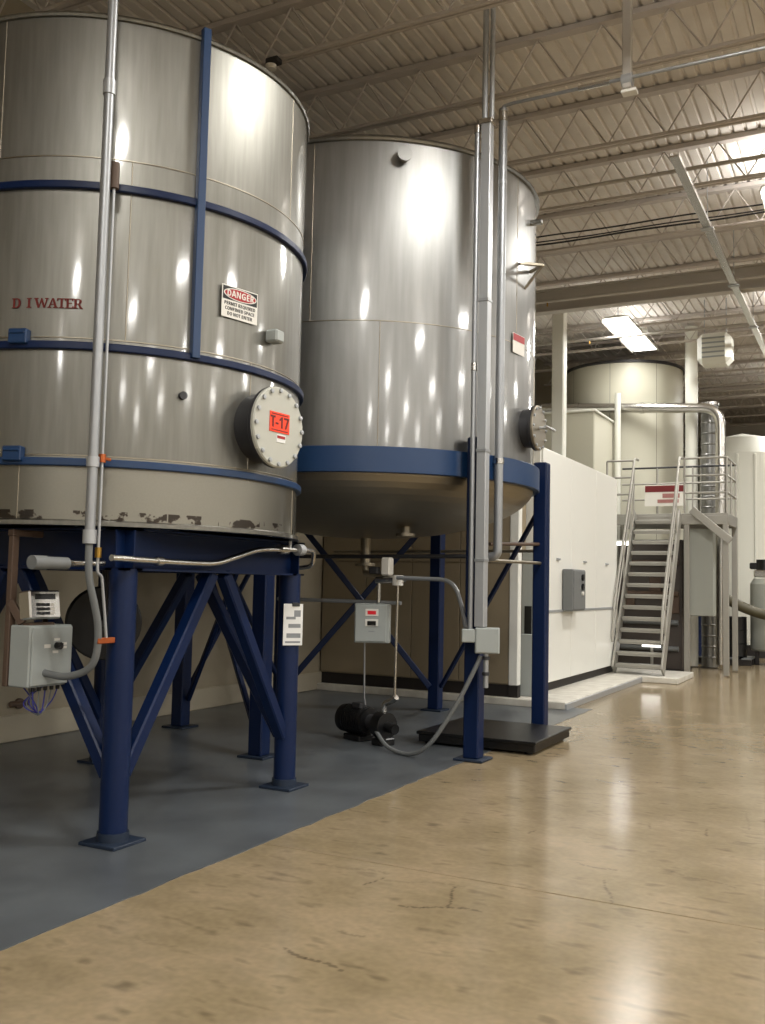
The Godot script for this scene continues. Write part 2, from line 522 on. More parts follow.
	for p in [Vector2(-5.47, -18.0), Vector2(-6.4, -31.7), Vector2(8.0, -16.07), Vector2(8.0, -31.7)]:
		var co := Node3D.new(); co.name = "column" if n == 0 else "column_%03d" % n; add_child(co)
		tag(co, ["pale steel building column behind the white enclosure", "pale steel column at the far end beyond the cream tank", "pale steel column across the aisle", "pale steel column far across the aisle"][n], "", "", "structure")
		st = new_st(); box_at(st, Vector3(p.x, 3.5, p.y), Vector3(0.24, 7.2, 0.24), 0.02); obj("shaft", st, M.far_white, co)
		st = new_st(); box_at(st, Vector3(p.x, 0.012, p.y), Vector3(0.42, 0.025, 0.42), 0.004); obj("base_plate", st, M.galvanised, co)
		n += 1

# ---------------------------------------------------------------- tanks
func on(c: Vector3, r: float, deg: float, y: float) -> Vector3:
	var a := deg_to_rad(deg)
	return Vector3(c.x + r * cos(a), y, c.z - r * sin(a))

# transform on a tank wall: x along the wall, y up, z out
func wall_frame(r: float, deg: float, y: float) -> Transform3D:
	var a := deg_to_rad(deg)
	var out := Vector3(cos(a), 0, -sin(a))
	return Transform3D(Basis(Vector3(-sin(a), 0, -cos(a)), Vector3.UP, out), out * r + Vector3.UP * y)

func place(o: Node3D, xf: Transform3D) -> Node3D:
	o.transform = xf
	return o

func plates(t: Node3D, r: float, courses: Array, starts: Array, count: int, family: String) -> void:
	for i in courses.size() - 1:
		for k in count:
			var a0 := deg_to_rad(starts[i]) + TAU * k / count
			var a1 := a0 + TAU / count - 0.0015
			var st := new_st()
			add_lathe(st, [Vector2(r - 0.006, courses[i]), Vector2(r, courses[i] + 0.003), Vector2(r, courses[i + 1] - 0.003), Vector2(r - 0.006, courses[i + 1])], 96 / count, a0, a1)
			obj("shell_plate", st, M.residue_steel if family == "steel" and i == 0 else M["%s_%d" % [family, (k + i) % 4]], t)
			st = new_st()
			add_tube(st, [Vector3(r * cos(a0), courses[i], -r * sin(a0)), Vector3(r * cos(a0), courses[i + 1], -r * sin(a0))], 0.004, 5)
			obj("weld_seam", st, M.weld, t)
	for i in range(1, courses.size() - 1):
		var st := new_st()
		add_lathe(st, [Vector2(r - 0.003, courses[i] - 0.007), Vector2(r + 0.004, courses[i] - 0.003), Vector2(r + 0.004, courses[i] + 0.003), Vector2(r - 0.003, courses[i] + 0.007)], 96)
		obj("weld_seam", st, M.weld, t)
	var inner := new_st()
	add_lathe(inner, [Vector2(r - 0.012, courses[0]), Vector2(r - 0.012, courses[-1])], 64)
	obj("liner", inner, M.weld, t)

func hoop(r0: float, r1: float, y0: float, y1: float) -> SurfaceTool:
	var st := new_st()
	add_lathe(st, [Vector2(r0, y0), Vector2(r1 - 0.006, y0), Vector2(r1, y0 + 0.006), Vector2(r1, y1 - 0.006), Vector2(r1 - 0.006, y1), Vector2(r0, y1)], 96)
	return st

const C1 := Vector3(-5.10, 0, -5.44)
const R1 := 1.385
const C2 := Vector3(-5.0, 0, -9.3)
const R2 := 1.82

func manway(t: Node3D, xf: Transform3D, r: float, neck: float, bolts: int, cover: Material, ring: Material) -> Node3D:
	var h := Node3D.new(); h.name = "manway"; t.add_child(h, true); h.transform = xf
	var B := Transform3D(Basis(Vector3(1, 0, 0), Vector3(0, 0, 1), Vector3(0, -1, 0)), Vector3.ZERO)
	var st := new_st()
	add_lathe(st, [Vector2(r * 0.86, -0.18), Vector2(r * 0.86, neck - 0.03)], 40, 0, TAU, B)
	obj("neck", st, ring, h)
	st = new_st()
	add_lathe(st, [Vector2(r * 0.84, neck - 0.03), Vector2(r - 0.006, neck - 0.03), Vector2(r, neck - 0.024), Vector2(r, neck - 0.004), Vector2(r * 0.84, neck)], 40, 0, TAU, B)
	obj("flange", st, ring, h)
	st = new_st()
	add_lathe(st, [Vector2(r, neck), Vector2(r, neck + 0.018), Vector2(r - 0.008, neck + 0.026), Vector2(0.0, neck + 0.026)], 40, 0, TAU, B)
	obj("cover", st, cover, h)
	var bs := new_st()
	add_lathe(bs, [Vector2(0.016, 0), Vector2(0.016, 0.014), Vector2(0.0, 0.016)], 6, 0, TAU, B)
	var bm := bs.commit()
	for k in bolts:
		var a := TAU * k / bolts
		obj("bolt", bm, M.galvanised, h, Vector3(cos(a) * r * 0.91, sin(a) * r * 0.91, neck + 0.026))
	return h

func build_tank_one() -> void:
	var t := thing("storage_tank", "brushed steel tank with three blue hoops and DI WATER stencil, nearest of the tanks", "tank", C1)
	plates(t, R1, [1.925, 2.33, 3.055, 4.20, 5.115], [20.0, -8.0, -45.0, -80.0], 4, "steel")
	var st := new_st()
	add_lathe(st, [Vector2(0.0, 1.90), Vector2(R1 - 0.02, 1.90), Vector2(R1 + 0.02, 1.905), Vector2(R1 + 0.02, 1.93), Vector2(R1, 1.94)], 96)
	obj("bottom_rim", st, M.steel_1, t)
	st = new_st()
	add_lathe(st, [Vector2(R1 - 0.02, 5.095), Vector2(R1 + 0.016, 5.10), Vector2(R1 + 0.022, 5.115), Vector2(R1 + 0.016, 5.13), Vector2(R1 - 0.02, 5.135), Vector2(0.9, 5.22), Vector2(0.0, 5.28)], 96)
	obj("lid", st, M.steel_2, t)
	for y in [4.012, 3.003, 2.287]:
		obj("hoop", hoop(R1, R1 + 0.032, y - 0.024, y + 0.024), M.blue_paint if y > 2.5 else M.slate_blue, t)
	# upright blue channel from the top hoop rim to the middle hoop
	st = new_st()
	var f := wall_frame(R1, -27.2, 0.0)
	add_box(st, f * Transform3D(Basis(), Vector3(0, 4.085, 0.028)), Vector3(0.055, 2.18, 0.05), 0.004)
	obj("upright_channel", st, M.slate_blue, t)
	for y in [3.05, 2.33]:
		st = new_st()
		f = wall_frame(R1, -71.0, y)
		add_box(st, f * Transform3D(Basis(), Vector3(0, 0.0, 0.03)), Vector3(0.12, 0.09, 0.06), 0.006)
		add_box(st, f * Transform3D(Basis(), Vector3(0, 0.02, 0.062)), Vector3(0.10, 0.012, 0.012), 0.002)
		obj("hoop_lug", st, M.slate_blue, t)
	# stencil
	var word := "DI WATER"
	var place_deg := [-72.8, -69.4, 0.0, -66.2, -63.3, -61.1, -59.1, -57.0]
	var letters := Node3D.new(); letters.name = "stencil_lettering"; t.add_child(letters)
	tag(letters, "dark red stencilled words DI WATER")
	for i in word.length():
		if word[i] == " ": continue
		var o := obj("letter", text_mesh(word[i], 0.062, 0.002, true), M.stencil_red, letters)
		place(o, wall_frame(R1 + 0.006, place_deg[i], 3.265))
	# danger sign, a thin plate curved on the wall
	var sg := Node3D.new(); sg.name = "danger_sign"; t.add_child(sg)
	tag(sg, "white danger sign with black head and red oval")
	sg.transform = wall_frame(R1 + 0.012, -13.4, 3.42)
	st = new_st(); box_at(st, Vector3.ZERO, Vector3(0.31, 0.215, 0.004), 0.001); obj("plate", st, M.white_plastic, sg)
	st = new_st(); box_at(st, Vector3(0, 0.056, 0.0025), Vector3(0.295, 0.088, 0.002)); obj("black_head", st, M.ink_black, sg)
	var ov := PackedVector2Array()
	for k in 32: ov.append(Vector2(cos(TAU * k / 32) * 0.142, 0.056 + sin(TAU * k / 32) * 0.041))
	st = new_st(); add_prism(st, ov, 0.002, Transform3D(Basis(), Vector3(0, 0, 0.0035))); obj("white_oval", st, M.white_plastic, sg)
	var ov2 := PackedVector2Array()
	for q in ov: ov2.append(Vector2(q.x * 0.94, 0.056 + (q.y - 0.056) * 0.86))
	st = new_st(); add_prism(st, ov2, 0.002, Transform3D(Basis(), Vector3(0, 0, 0.0045))); obj("red_oval", st, M.sign_red, sg)
	obj("lettering", text_mesh("DANGER", 0.042, 0.0015), M.white_plastic, sg, Vector3(0, 0.056, 0.0062))
	var y := -0.012
	for line in ["PERMIT REQUIRED", "CONFINED SPACE", "DO NOT ENTER"]:
		obj("lettering", text_mesh(line, 0.022, 0.0015), M.ink_black, sg, Vector3(0, y, 0.003))
		y -= 0.034
	# manway with orange tag
	var mw := manway(t, wall_frame(R1, -4.0, 2.62), 0.272, 0.15, 16, M.manway_cover, M.dark_grey)
	st = new_st(); box_at(st, Vector3(0.0, 0.03, 0.179), Vector3(0.215, 0.135, 0.004), 0.001)
	tag(obj("orange_tag", st, M.label_orange, mw), "orange tank number tag")
	for e in [[0.0, 0.083, 0.176, 0.006], [0.0, -0.023, 0.176, 0.006]]:
		st = new_st(); box_at(st, Vector3(e[0], e[1], 0.1815), Vector3(e[2], e[3], 0.002)); obj("tag_border", st, M.label_ink, mw)
	obj("tag_lettering", text_mesh("T-17", 0.075, 0.002), M.label_ink, mw, Vector3(0, 0.03, 0.182))
	st = new_st(); box_at(st, Vector3(0.02, -0.075, 0.178), Vector3(0.10, 0.055, 0.003), 0.001); obj("small_tag", st, M.paper, mw)
	st = new_st(); box_at(st, Vector3(0.02, -0.066, 0.1805), Vector3(0.085, 0.018, 0.002)); obj("tag_stripe", st, M.sign_red, mw)
	# level gauge box and small port
	f = wall_frame(R1, -0.5, 3.27)
	st = new_st(); add_box(st, f * Transform3D(Basis(), Vector3(0, 0, 0.05)), Vector3(0.10, 0.085, 0.10), 0.012); obj("gauge_box", st, M.grey_enclosure, t)
	f = wall_frame(R1, -29.8, 2.75)
	st = new_st(); add_tube(st, [f * Vector3(0, 0, -0.02), f * Vector3(0, 0, 0.03)], 0.026, 14); obj("sample_port", st, M.dark_grey, t)

func build_stand_one() -> void:
	var s := thing("tank_stand", "blue steel stand with four round legs and chevron braces under DI WATER tank", "tank stand", Vector3(-5.05, 0, -5.46))
	var h := 0.94
	var top := 1.64
	var legs := [Vector3(h, 0, h), Vector3(h, 0, -h), Vector3(-h, 0, -h), Vector3(-h, 0, h)]
	for i in 4:
		var st := new_st()
		add_tube(st, [legs[i] + Vector3(0, 0.02, 0), legs[i] + Vector3(0, top + 0.01, 0)], 0.085, 28)
		var leg := obj("leg", st, M.blue_paint, s)
		st = new_st(); box_at(st, legs[i] + Vector3(0, 0.014, 0), Vector3(0.28, 0.02, 0.28), 0.003)
		obj("base_plate", st, M.plate_blue, leg)
		st = new_st(); add_tube(st, [legs[i] + Vector3(0, 0.02, 0), legs[i] + Vector3(0, 0.075, 0)], 0.095, 28)
		obj("grout_collar", st, M.plate_blue, leg)
	for i in 4:
		var a: Vector3 = legs[i]; var b: Vector3 = legs[(i + 1) % 4]
		var d := (b - a).normalized()
		var st := new_st()
		var mid := (a + b) * 0.5 + Vector3(0, top + 0.13, 0)
		add_prism(st, h_outline(0.16, 0.26, 0.014, 0.010), a.distance_to(b) + 0.16, Transform3D(Basis(Vector3.UP.cross(d).normalized(), Vector3.UP, d), mid))
		obj("beam", st, M.blue_paint, s)
		for e in [[a, 1.0], [b, -1.0]]:
			st = new_st()
			var p: Vector3 = e[0] + Vector3(0, 0.40, 0) + d * e[1] * 0.05
			var q: Vector3 = (a + b) * 0.5 - d * e[1] * 0.07 + Vector3(0, top + 0.0, 0)
			bar(st, p, q, 0.09, 0.09, 0.01)
			obj("brace", st, M.blue_paint, s)
	# cross beams that carry the tank floor
	for x in [-0.5, 0.5]:
		var st := new_st()
		add_prism(st, h_outline(0.12, 0.20, 0.012, 0.009), 1.8, Transform3D(Basis(), Vector3(x, top + 0.16, 0)))
		obj("cross_beam", st, M.blue_paint, s)
	var ring := new_st()
	add_lathe(ring, [Vector2(1.0, top + 0.26), Vector2(R1 - 0.02, top + 0.26)], 48)
	add_lathe(ring, [Vector2(0.0, top + 0.261), Vector2(1.0, top + 0.261)], 48)
	obj("deck_plate", ring, M.blue_paint, s)

func build_tank_two() -> void:
	var t := thing("dished_tank", "tall bright steel tank with dished bottom held in a wide blue ring", "tank", C2)
	plates(t, R2, [2.62, 4.02, 5.76], [-59.0, -80.0], 5, "bright_steel")
	var st := new_st()
	add_lathe(st, [Vector2(R2 - 0.03, 5.735), Vector2(R2 + 0.025, 5.74), Vector2(R2 + 0.035, 5.76), Vector2(R2 + 0.025, 5.785), Vector2(R2 - 0.03, 5.79), Vector2(1.0, 5.91), Vector2(0, 5.96)], 96)
	obj("lid", st, M.bright_steel_2, t)
	st = new_st()
	var prof := []
	for k in 17:
		var a := PI / 2 * k / 16.0
		prof.append(Vector2(maxf(R2 * sin(a), 0.001), 2.64 - 0.56 * cos(a)))
	add_lathe(st, prof, 72)
	obj("dished_bottom", st, M.dish_steel, t)
	st = new_st()
	add_lathe(st, [Vector2(0.0, 1.78), Vector2(0.11, 1.78), Vector2(0.11, 1.81), Vector2(0.055, 1.81), Vector2(0.055, 2.12)], 24)
	obj("outlet_nozzle", st, M.dish_steel, t)
	# nozzles on the dish and high on the wall
	st = new_st()
	add_lathe(st, [Vector2(0.0, 2.02), Vector2(0.10, 2.02), Vector2(0.10, 2.05), Vector2(0.05, 2.05), Vector2(0.05, 2.30)], 20, 0, TAU, Transform3D(Basis(), Vector3(0.75, 0.05, 0.55)))
	obj("side_nozzle", st, M.dish_steel, t)
	var f := wall_frame(R2, -53.2, 5.59)
	st = new_st(); add_tube(st, [f * Vector3(0, 0, -0.03), f * Vector3(0, 0, 0.09)], 0.045, 18); add_tube(st, [f * Vector3(0, 0, 0.07), f * Vector3(0, 0, 0.095)], 0.07, 18)
	obj("vent_nozzle", st, M.bright_steel_1, t)
	# manway seen nearly edge on
	var mw := manway(t, wall_frame(R2, 0.5, 3.20), 0.23, 0.12, 12, M.dish_steel, M.dark_grey)
	st = new_st(); add_tube(st, [Vector3(-0.10, 0, 0.24), Vector3(0.22, 0, 0.24)], 0.014, 8); add_tube(st, [Vector3(0, 0, 0.14), Vector3(0, 0, 0.24)], 0.016, 8)
	obj("handle", st, M.galvanised, mw)
	# red and white placard beside the manway
	var sg := Node3D.new(); sg.name = "placard"; t.add_child(sg)
	sg.transform = wall_frame(R2 + 0.012, -7.0, 4.02)
	st = new_st(); box_at(st, Vector3.ZERO, Vector3(0.26, 0.20, 0.004), 0.001); obj("plate", st, M.white_plastic, sg)
	st = new_st(); box_at(st, Vector3(0, 0.06, 0.003), Vector3(0.25, 0.07, 0.002)); tag(obj("red_head", st, M.sign_red, sg), "red band on the placard")
	# bracket arm and lifting lugs
	f = wall_frame(R2, -2.0, 4.86)
	st = new_st()
	bar(st, f * Vector3(-0.15, 0.0, 0.0), f * Vector3(0.0, 0.0, 0.20), 0.03, 0.03)
	bar(st, f * Vector3(0.15, 0.0, 0.0), f * Vector3(0.0, 0.0, 0.20), 0.03, 0.03)
	bar(st, f * Vector3(0.0, -0.22, 0.0), f * Vector3(0.0, 0.0, 0.19), 0.025, 0.025)
	obj("bracket_arm", st, M.dish_steel, t)
	f = wall_frame(R2, 4.0, 5.40)
	st = new_st(); add_box(st, f * Transform3D(Basis(), Vector3(0, 0, 0.05)), Vector3(0.06, 0.05, 0.14), 0.008); obj("side_port", st, M.bright_steel_1, t)

func build_stand_two() -> void:
	var s := thing("ring_stand", "blue steel ring on six square columns holding the dished tank", "tank stand", C2)
	var r := 1.95
	obj("ring_beam", hoop(R2 + 0.003, R2 + 0.06, 2.60, 2.84), M.slate_blue, s)
	var tops := []
	for k in 6:
		var a := deg_to_rad(30.0 + 60.0 * k)
		var p := Vector3(r * cos(a), 0, -r * sin(a))
		tops.append(p)
		var st := new_st()
		box_at(st, p + Vector3(0, 1.495, 0), Vector3(0.15, 2.95, 0.15), 0.012)
		var leg := obj("column_leg", st, M.blue_paint, s)
		st = new_st(); box_at(st, p + Vector3(0, 0.014, 0), Vector3(0.28, 0.02, 0.28), 0.003); obj("base_plate", st, M.plate_blue, leg)
		st = new_st(); bar(st, p * ((R2 + 0.055) / r) + Vector3(0, 2.72, 0), p + Vector3(0, 2.72, 0), 0.10, 0.22, 0.006); obj("lug", st, M.slate_blue, leg)
	for pair in [[1, 2], [0, 1], [3, 4], [2, 3]]:
		for e in [0, 1]:
			var a: Vector3 = tops[pair[e]]; var b: Vector3 = tops[pair[1 - e]]
			var st := new_st()
			var thin: float = 0.075 if pair == [1, 2] else 0.05
			var off := Vector3(a.x + b.x, 0, a.z + b.z).normalized() * (0.03 if e == 0 else -0.05)
			bar(st, a.lerp(b, 0.04) + Vector3(0, 2.45, 0) + off, a.lerp(b, 0.96) + Vector3(0, 0.30, 0) + off, thin, thin, 0.008)
			if pair != [0, 1] or e == 0: obj("cross_brace", st, M.blue_paint, s)

# ---------------------------------------------------------------- pipework and devices around the tanks
func tube_thing(called: String, label: String, category: String, pts: Array, r: float, m: Material, clamps := []) -> Node3D:
	var t := thing(called, label, category)
	var st := new_st(); add_tube(st, pts, r, 14); obj("tube", st, m, t)
	for c in clamps:      # [point, direction, length, radius, name, material]
		st = new_st(); add_tube(st, [c[0] - c[1] * c[2] * 0.5, c[0] + c[1] * c[2] * 0.5], c[3], 14); obj(c[4], st, c[5], t)
	return t

func build_pipes() -> void:
	var U := Vector3.UP
	# conduit up the face of the first tank
	var px := -4.09; var pz := -4.20
	var t := tube_thing("conduit", "pale upright conduit running up the front of the DI WATER tank", "conduit", [Vector3(px, 1.80, pz), Vector3(px, 7.2, pz)], 0.030, M.grey_conduit, [
		[Vector3(px, 4.55, pz), U, 0.09, 0.038, "coupling", M.galvanised], [Vector3(px, 2.27, pz), U, 0.06, 0.038, "coupling", M.galvanised], [Vector3(px, 1.83, pz), U, 0.08, 0.040, "connector", M.galvanised]])
	for y in [4.012, 2.287]:
		var st := new_st(); bar(st, Vector3(px, y, pz), on(C1, R1 + 0.02, -52.0, y), 0.03, 0.05); obj("standoff", st, M.dark_grey, t)
	# thin sample line beside it, with a dark valve at the top hoop
	var sx := -4.09; var sz := -4.275
	t = tube_thing("sample_line", "thin dark sample tube beside the conduit on the DI WATER tank", "pipe", bend([Vector3(sx, 4.11, sz), Vector3(sx, 1.62, sz), Vector3(sx, 1.60, sz - 0.04), Vector3(sx, 1.22, sz - 0.10)], 0.02), 0.009, M.galvanised, [
		[Vector3(sx, 4.03, sz), U, 0.16, 0.030, "valve_body", M.brown_steel], [Vector3(sx, 2.30, sz), U, 0.05, 0.022, "valve_body", M.copper], [Vector3(sx, 1.74, sz), U, 0.06, 0.020, "valve_body", M.brass]])
	var st := new_st(); bar(st, Vector3(sx, 2.30, sz), Vector3(sx, 2.30, sz - 0.07), 0.018, 0.018); obj("valve_handle", st, M.copper, t)
	st = new_st(); bar(st, Vector3(sx, 1.22, sz - 0.16), Vector3(sx, 1.22, sz - 0.02), 0.03, 0.035); obj("end_fitting", st, M.copper, t)
	# flexible conduit from the upright down to the control panel
	st = new_st()
	add_tube(st, spline([Vector3(px, 1.82, pz), Vector3(px + 0.0, 1.60, pz - 0.01), Vector3(px, 1.30, pz - 0.10), Vector3(px - 0.05, 1.08, pz - 0.12), Vector3(px - 0.22, 1.0, pz - 0.10), Vector3(-4.5, 1.01, pz - 0.09)]), 0.022, 12)
	tag(obj("flexible_conduit", st, M.grey_hose), "dark flexible conduit curving from upright conduit to grey panel", "conduit")

	# stainless feed pipe under the edge of the first tank
	var fx := -3.99
	t = tube_thing("feed_pipe", "stainless pipe running under the rim of the DI WATER tank", "pipe", bend([Vector3(fx, 1.71, -4.28), Vector3(fx, 1.70, -4.9), Vector3(fx, 1.70, -5.28), Vector3(fx, 1.82, -5.78), Vector3(fx, 1.84, -6.45)], 0.12), 0.020, M.pipe_steel, [
		[Vector3(fx, 1.702, -4.7), Vector3(0, 0, 1), 0.05, 0.03, "union", M.pipe_steel], [Vector3(fx, 1.832, -6.10), Vector3(0, 0, 1), 0.10, 0.038, "union", M.pipe_steel], [Vector3(fx, 1.838, -6.34), Vector3(0, 0, 1), 0.07, 0.045, "union", M.galvanised]])
	st = new_st(); add_tube(st, [Vector3(fx, 1.84, -6.2), Vector3(fx, 1.93, -6.2)], 0.014, 8); bar(st, Vector3(fx - 0.02, 1.93, -6.28), Vector3(fx, 1.94, -6.10), 0.02, 0.015); obj("valve_handle", st, M.galvanised, t)
	st = new_st(); add_tube(st, bend([Vector3(fx, 1.84, -6.42), Vector3(fx, 1.84, -6.56), Vector3(fx - 0.05, 1.72, -6.62), Vector3(fx - 0.4, 1.68, -6.7)], 0.05), 0.018, 10); obj("elbow", st, M.pipe_steel, t)
	# load-cell cable gland and sensor at the left of the stand
	t = thing("inline_sensor", "grey cylindrical sensor with white cap under the DI WATER tank", "sensor", Vector3(-4.17, 1.67, -4.05))
	st = new_st(); add_tube(st, [Vector3(0, 0, 0.20), Vector3(0, 0, 0.10)], 0.040, 18); obj("cap", st, M.grey_hose, t)
	st = new_st(); add_tube(st, [Vector3(0, 0, 0.10), Vector3(0, 0, -0.06)], 0.036, 18); obj("body", st, M.grey_hose, t)
	st = new_st(); add_tube(st, [Vector3(0, 0, -0.06), Vector3(0, 0.01, -0.36)], 0.018, 12); obj("stem", st, M.pipe_steel, t)
	st = new_st(); bar(st, Vector3(-0.03, -0.01, 0.05), Vector3(-0.45, -0.02, -0.30), 0.03, 0.03); obj("bracket", st, M.dark_grey, t)

	# control panel hung below the stand
	t = thing("control_panel", "light grey electrical box with rotary switch hung under the DI WATER tank", "control box", Vector3(-4.59, 0.925, -4.345))
	st = new_st(); box_at(st, Vector3(0, 0.185, 0), Vector3(0.17, 0.37, 0.34), 0.008); obj("enclosure", st, M.grey_enclosure, t)
	st = new_st(); box_at(st, Vector3(0.092, 0.185, 0), Vector3(0.014, 0.35, 0.32), 0.005); obj("door", st, M.grey_enclosure, t)
	st = new_st(); add_tube(st, [Vector3(0.10, 0.245, -0.03), Vector3(0.135, 0.245, -0.03)], 0.022, 16); bar(st, Vector3(0.138, 0.262, -0.044), Vector3(0.138, 0.228, -0.016), 0.012, 0.014); obj("rotary_switch", st, M.black_paint, t)
	for q in [[0.245, 0.045, 0.05, 0.022], [0.255, -0.085, 0.05, 0.015], [0.233, -0.085, 0.05, 0.015], [0.283, -0.03, 0.045, 0.016], [0.208, -0.02, 0.045, 0.016]]:
		st = new_st(); box_at(st, Vector3(0.1005, q[0], q[1]), Vector3(0.003, q[3], q[2])); obj("label_plate", st, M.white_plastic, t)
	for k in 5:
		st = new_st(); add_tube(st, [Vector3(0.03, -0.03, -0.12 + 0.05 * k), Vector3(0.03, 0.005, -0.12 + 0.05 * k)], 0.013, 8); obj("cable_gland", st, M.black_paint, t)
		st = new_st()
		var zz := -0.12 + 0.05 * k
		add_tube(st, spline([Vector3(0.03, -0.02, zz), Vector3(0.04, -0.10 - 0.02 * (k % 3), zz * 0.7 + 0.02), Vector3(0.03, -0.16 - 0.015 * (k % 2), 0.03), Vector3(-0.02, -0.10, 0.05 - zz * 0.4), Vector3(-0.06, 0.0, zz)], 6), 0.0045, 6)
		obj("wire", st, M.blue_wire if k % 2 == 0 else M.grey_hose, t)
	st = new_st(); box_at(st, Vector3(-0.11, 0.47, 0.15), Vector3(0.04, 0.94, 0.05), 0.004); box_at(st, Vector3(-0.11, 0.93, 0.06), Vector3(0.05, 0.04, 0.24), 0.004); obj("hanger_strut", st, M.brown_steel, t)
	# indicator with keypad above it
	t = thing("weight_indicator", "small stainless weighing indicator with dark display and keypad above the grey box", "indicator", Vector3(-4.58, 1.315, -4.31))
	var tilt := Transform3D(Basis(Vector3(0, 0, 1), deg_to_rad(8.0)), Vector3(0, 0.10, 0))
	st = new_st(); add_box(st, tilt, Vector3(0.10, 0.175, 0.245), 0.01); obj("case", st, M.pipe_steel, t)
	st = new_st(); add_box(st, tilt * Transform3D(Basis(), Vector3(0.051, 0.048, 0.0)), Vector3(0.004, 0.034, 0.16), 0.001); obj("display", st, M.display_dark, t)
	for i in 3:
		for j in 4:
			st = new_st(); add_box(st, tilt * Transform3D(Basis(), Vector3(0.052, -0.002 - 0.026 * i, 0.058 - 0.036 * j)), Vector3(0.006, 0.018, 0.028), 0.001)
			obj("key", st, M.dark_grey if j < 3 else M.white_plastic, t)
	st = new_st(); bar(st, Vector3(-0.03, -0.01, 0.10), Vector3(-0.11, 0.12, 0.13), 0.03, 0.05); bar(st, Vector3(-0.03, 0.0, -0.08), Vector3(-0.06, 0.06, -0.1), 0.03, 0.05); bar(st, Vector3(0.0, -0.02, -0.1), Vector3(0.0, -0.02, 0.1), 0.06, 0.03); obj("bracket", st, M.brown_steel, t)
	# hose reel under the tank
	t = thing("hose_reel", "large round black hose reel behind the nearest blue leg", "hose reel", Vector3(-5.02, 1.265, -5.33), deg_to_rad(48))
	var B := Transform3D(Basis(Vector3(1, 0, 0), Vector3(0, 0, 1), Vector3(0, -1, 0)), Vector3.ZERO)
	for z in [-0.09, 0.09]:
		st = new_st()
		add_lathe(st, [Vector2(0.0, -0.008), Vector2(0.255, -0.008), Vector2(0.265, 0.0), Vector2(0.255, 0.008), Vector2(0.0, 0.008)], 36, 0, TAU, Transform3D(Basis(), Vector3(0, 0, z)) * B)
		obj("side_disc", st, M.black_paint, t)
	st = new_st()
	for k in 5: add_lathe(st, [Vector2(0.20, -0.085 + k * 0.034), Vector2(0.225, -0.068 + k * 0.034), Vector2(0.20, -0.051 + k * 0.034)], 36, 0, TAU, B)
	obj("wound_hose", st, M.black_rubber, t)
	st = new_st(); add_tube(st, [Vector3(0, 0, -0.16), Vector3(0, 0, 0.16)], 0.03, 14); obj("axle", st, M.dark_grey, t)
	st = new_st(); bar(st, Vector3(0, 0, -0.14), Vector3(0, 0.40, -0.14), 0.05, 0.02); bar(st, Vector3(0, 0, 0.14), Vector3(0, 0.40, 0.14), 0.05, 0.02); obj("hanger", st, M.dark_grey, t)
	# conduit outlet low on the wall
	t = thing("wall_outlet", "small brown oval outlet cover low on the beige wall", "outlet", Vector3(WX, 0.36, -6.75))
	st = new_st(); add_tube(st, [Vector3(-0.02, 0, 0), Vector3(0.03, 0, 0)], 0.05, 16); obj("cover", st, M.brown_steel, t)
	st = new_st(); box_at(st, Vector3(0.02, 0, 0), Vector3(0.04, 0.06, 0.26), 0.02); obj("body", st, M.brown_steel, t)
	# notice in a sleeve on a leg of the first stand
	t = thing("notice_sheet", "white printed notice hanging on the blue leg between the two tanks", "notice", Vector3(-4.035, 1.10, -6.345), deg_to_rad(48))
	st = new_st(); box_at(st, Vector3(0, 0.16, 0), Vector3(0.155, 0.32, 0.006), 0.001); obj("sheet", st, M.paper, t)
	for q in [[0.055, 0.245, 0.07, 0.05], [-0.03, 0.21, 0.10, 0.02], [0.02, 0.15, 0.13, 0.03], [0.01, 0.075, 0.15, 0.035], [0.0, 0.025, 0.16, 0.014]]:
		st = new_st(); box_at(st, Vector3(q[0] * 0.6, q[1], 0.0035), Vector3(q[2] * 0.75, q[3], 0.001)); obj("print_block", st, M.paper_print, t)
	st = new_st(); box_at(st, Vector3(0.02, 0.315, 0.004), Vector3(0.06, 0.03, 0.012), 0.002); obj("clip", st, M.dark_grey, t)

	# ---- round the second tank
	t = tube_thing("riser_pipe", "slim steel riser pipe standing in front of the dished tank", "pipe", bend([Vector3(-3.30, 1.86, -8.6), Vector3(-3.20, 1.88, -8.6), Vector3(-3.20, 6.26, -8.6)], 0.06), 0.042, M.grey_conduit, [
		[Vector3(-3.20, 6.18, -8.6), U, 0.10, 0.046, "coupling", M.pipe_steel], [Vector3(-3.20, 5.52, -8.6), U, 0.04, 0.044, "coupling", M.galvanised], [Vector3(-3.20, 2.78, -8.6), U, 0.05, 0.05, "coupling", M.pipe_steel]])
	st = new_st(); add_tube(st, bend([Vector3(-3.20, 6.25, -8.6), Vector3(-3.20, 6.29, -8.6), Vector3(-3.1, 6.30, -8.6), Vector3(9.0, 6.30, -8.6)], 0.04), 0.017, 10); obj("branch_line", st, M.grey_conduit, t)
	st = new_st(); add_tube(st, [Vector3(-2.45, 6.30, -8.6), Vector3(-2.15, 6.30, -8.6)], 0.026, 12); obj("union", st, M.pipe_steel, t)
	st = new_st(); bar(st, Vector3(-3.20, 2.75, -8.6), on(C2, R2 + 0.05, -22.0, 2.75), 0.03, 0.05); obj("standoff", st, M.slate_blue, t)
	t = thing("pipe_hanger", "pale box-section drop holding the pipe below the roof", "pipe hanger", Vector3(-1.99, 6.14, -8.6))
	st = new_st(); box_at(st, Vector3(0, 0.55, 0), Vector3(0.08, 1.0, 0.08), 0.006); obj("drop", st, M.girder_paint, t)
	st = new_st(); add_tube(st, [Vector3(-0.05, 0.14, 0), Vector3(0.05, 0.14, 0)], 0.06, 16); obj("clamp_ring", st, M.galvanised, t)
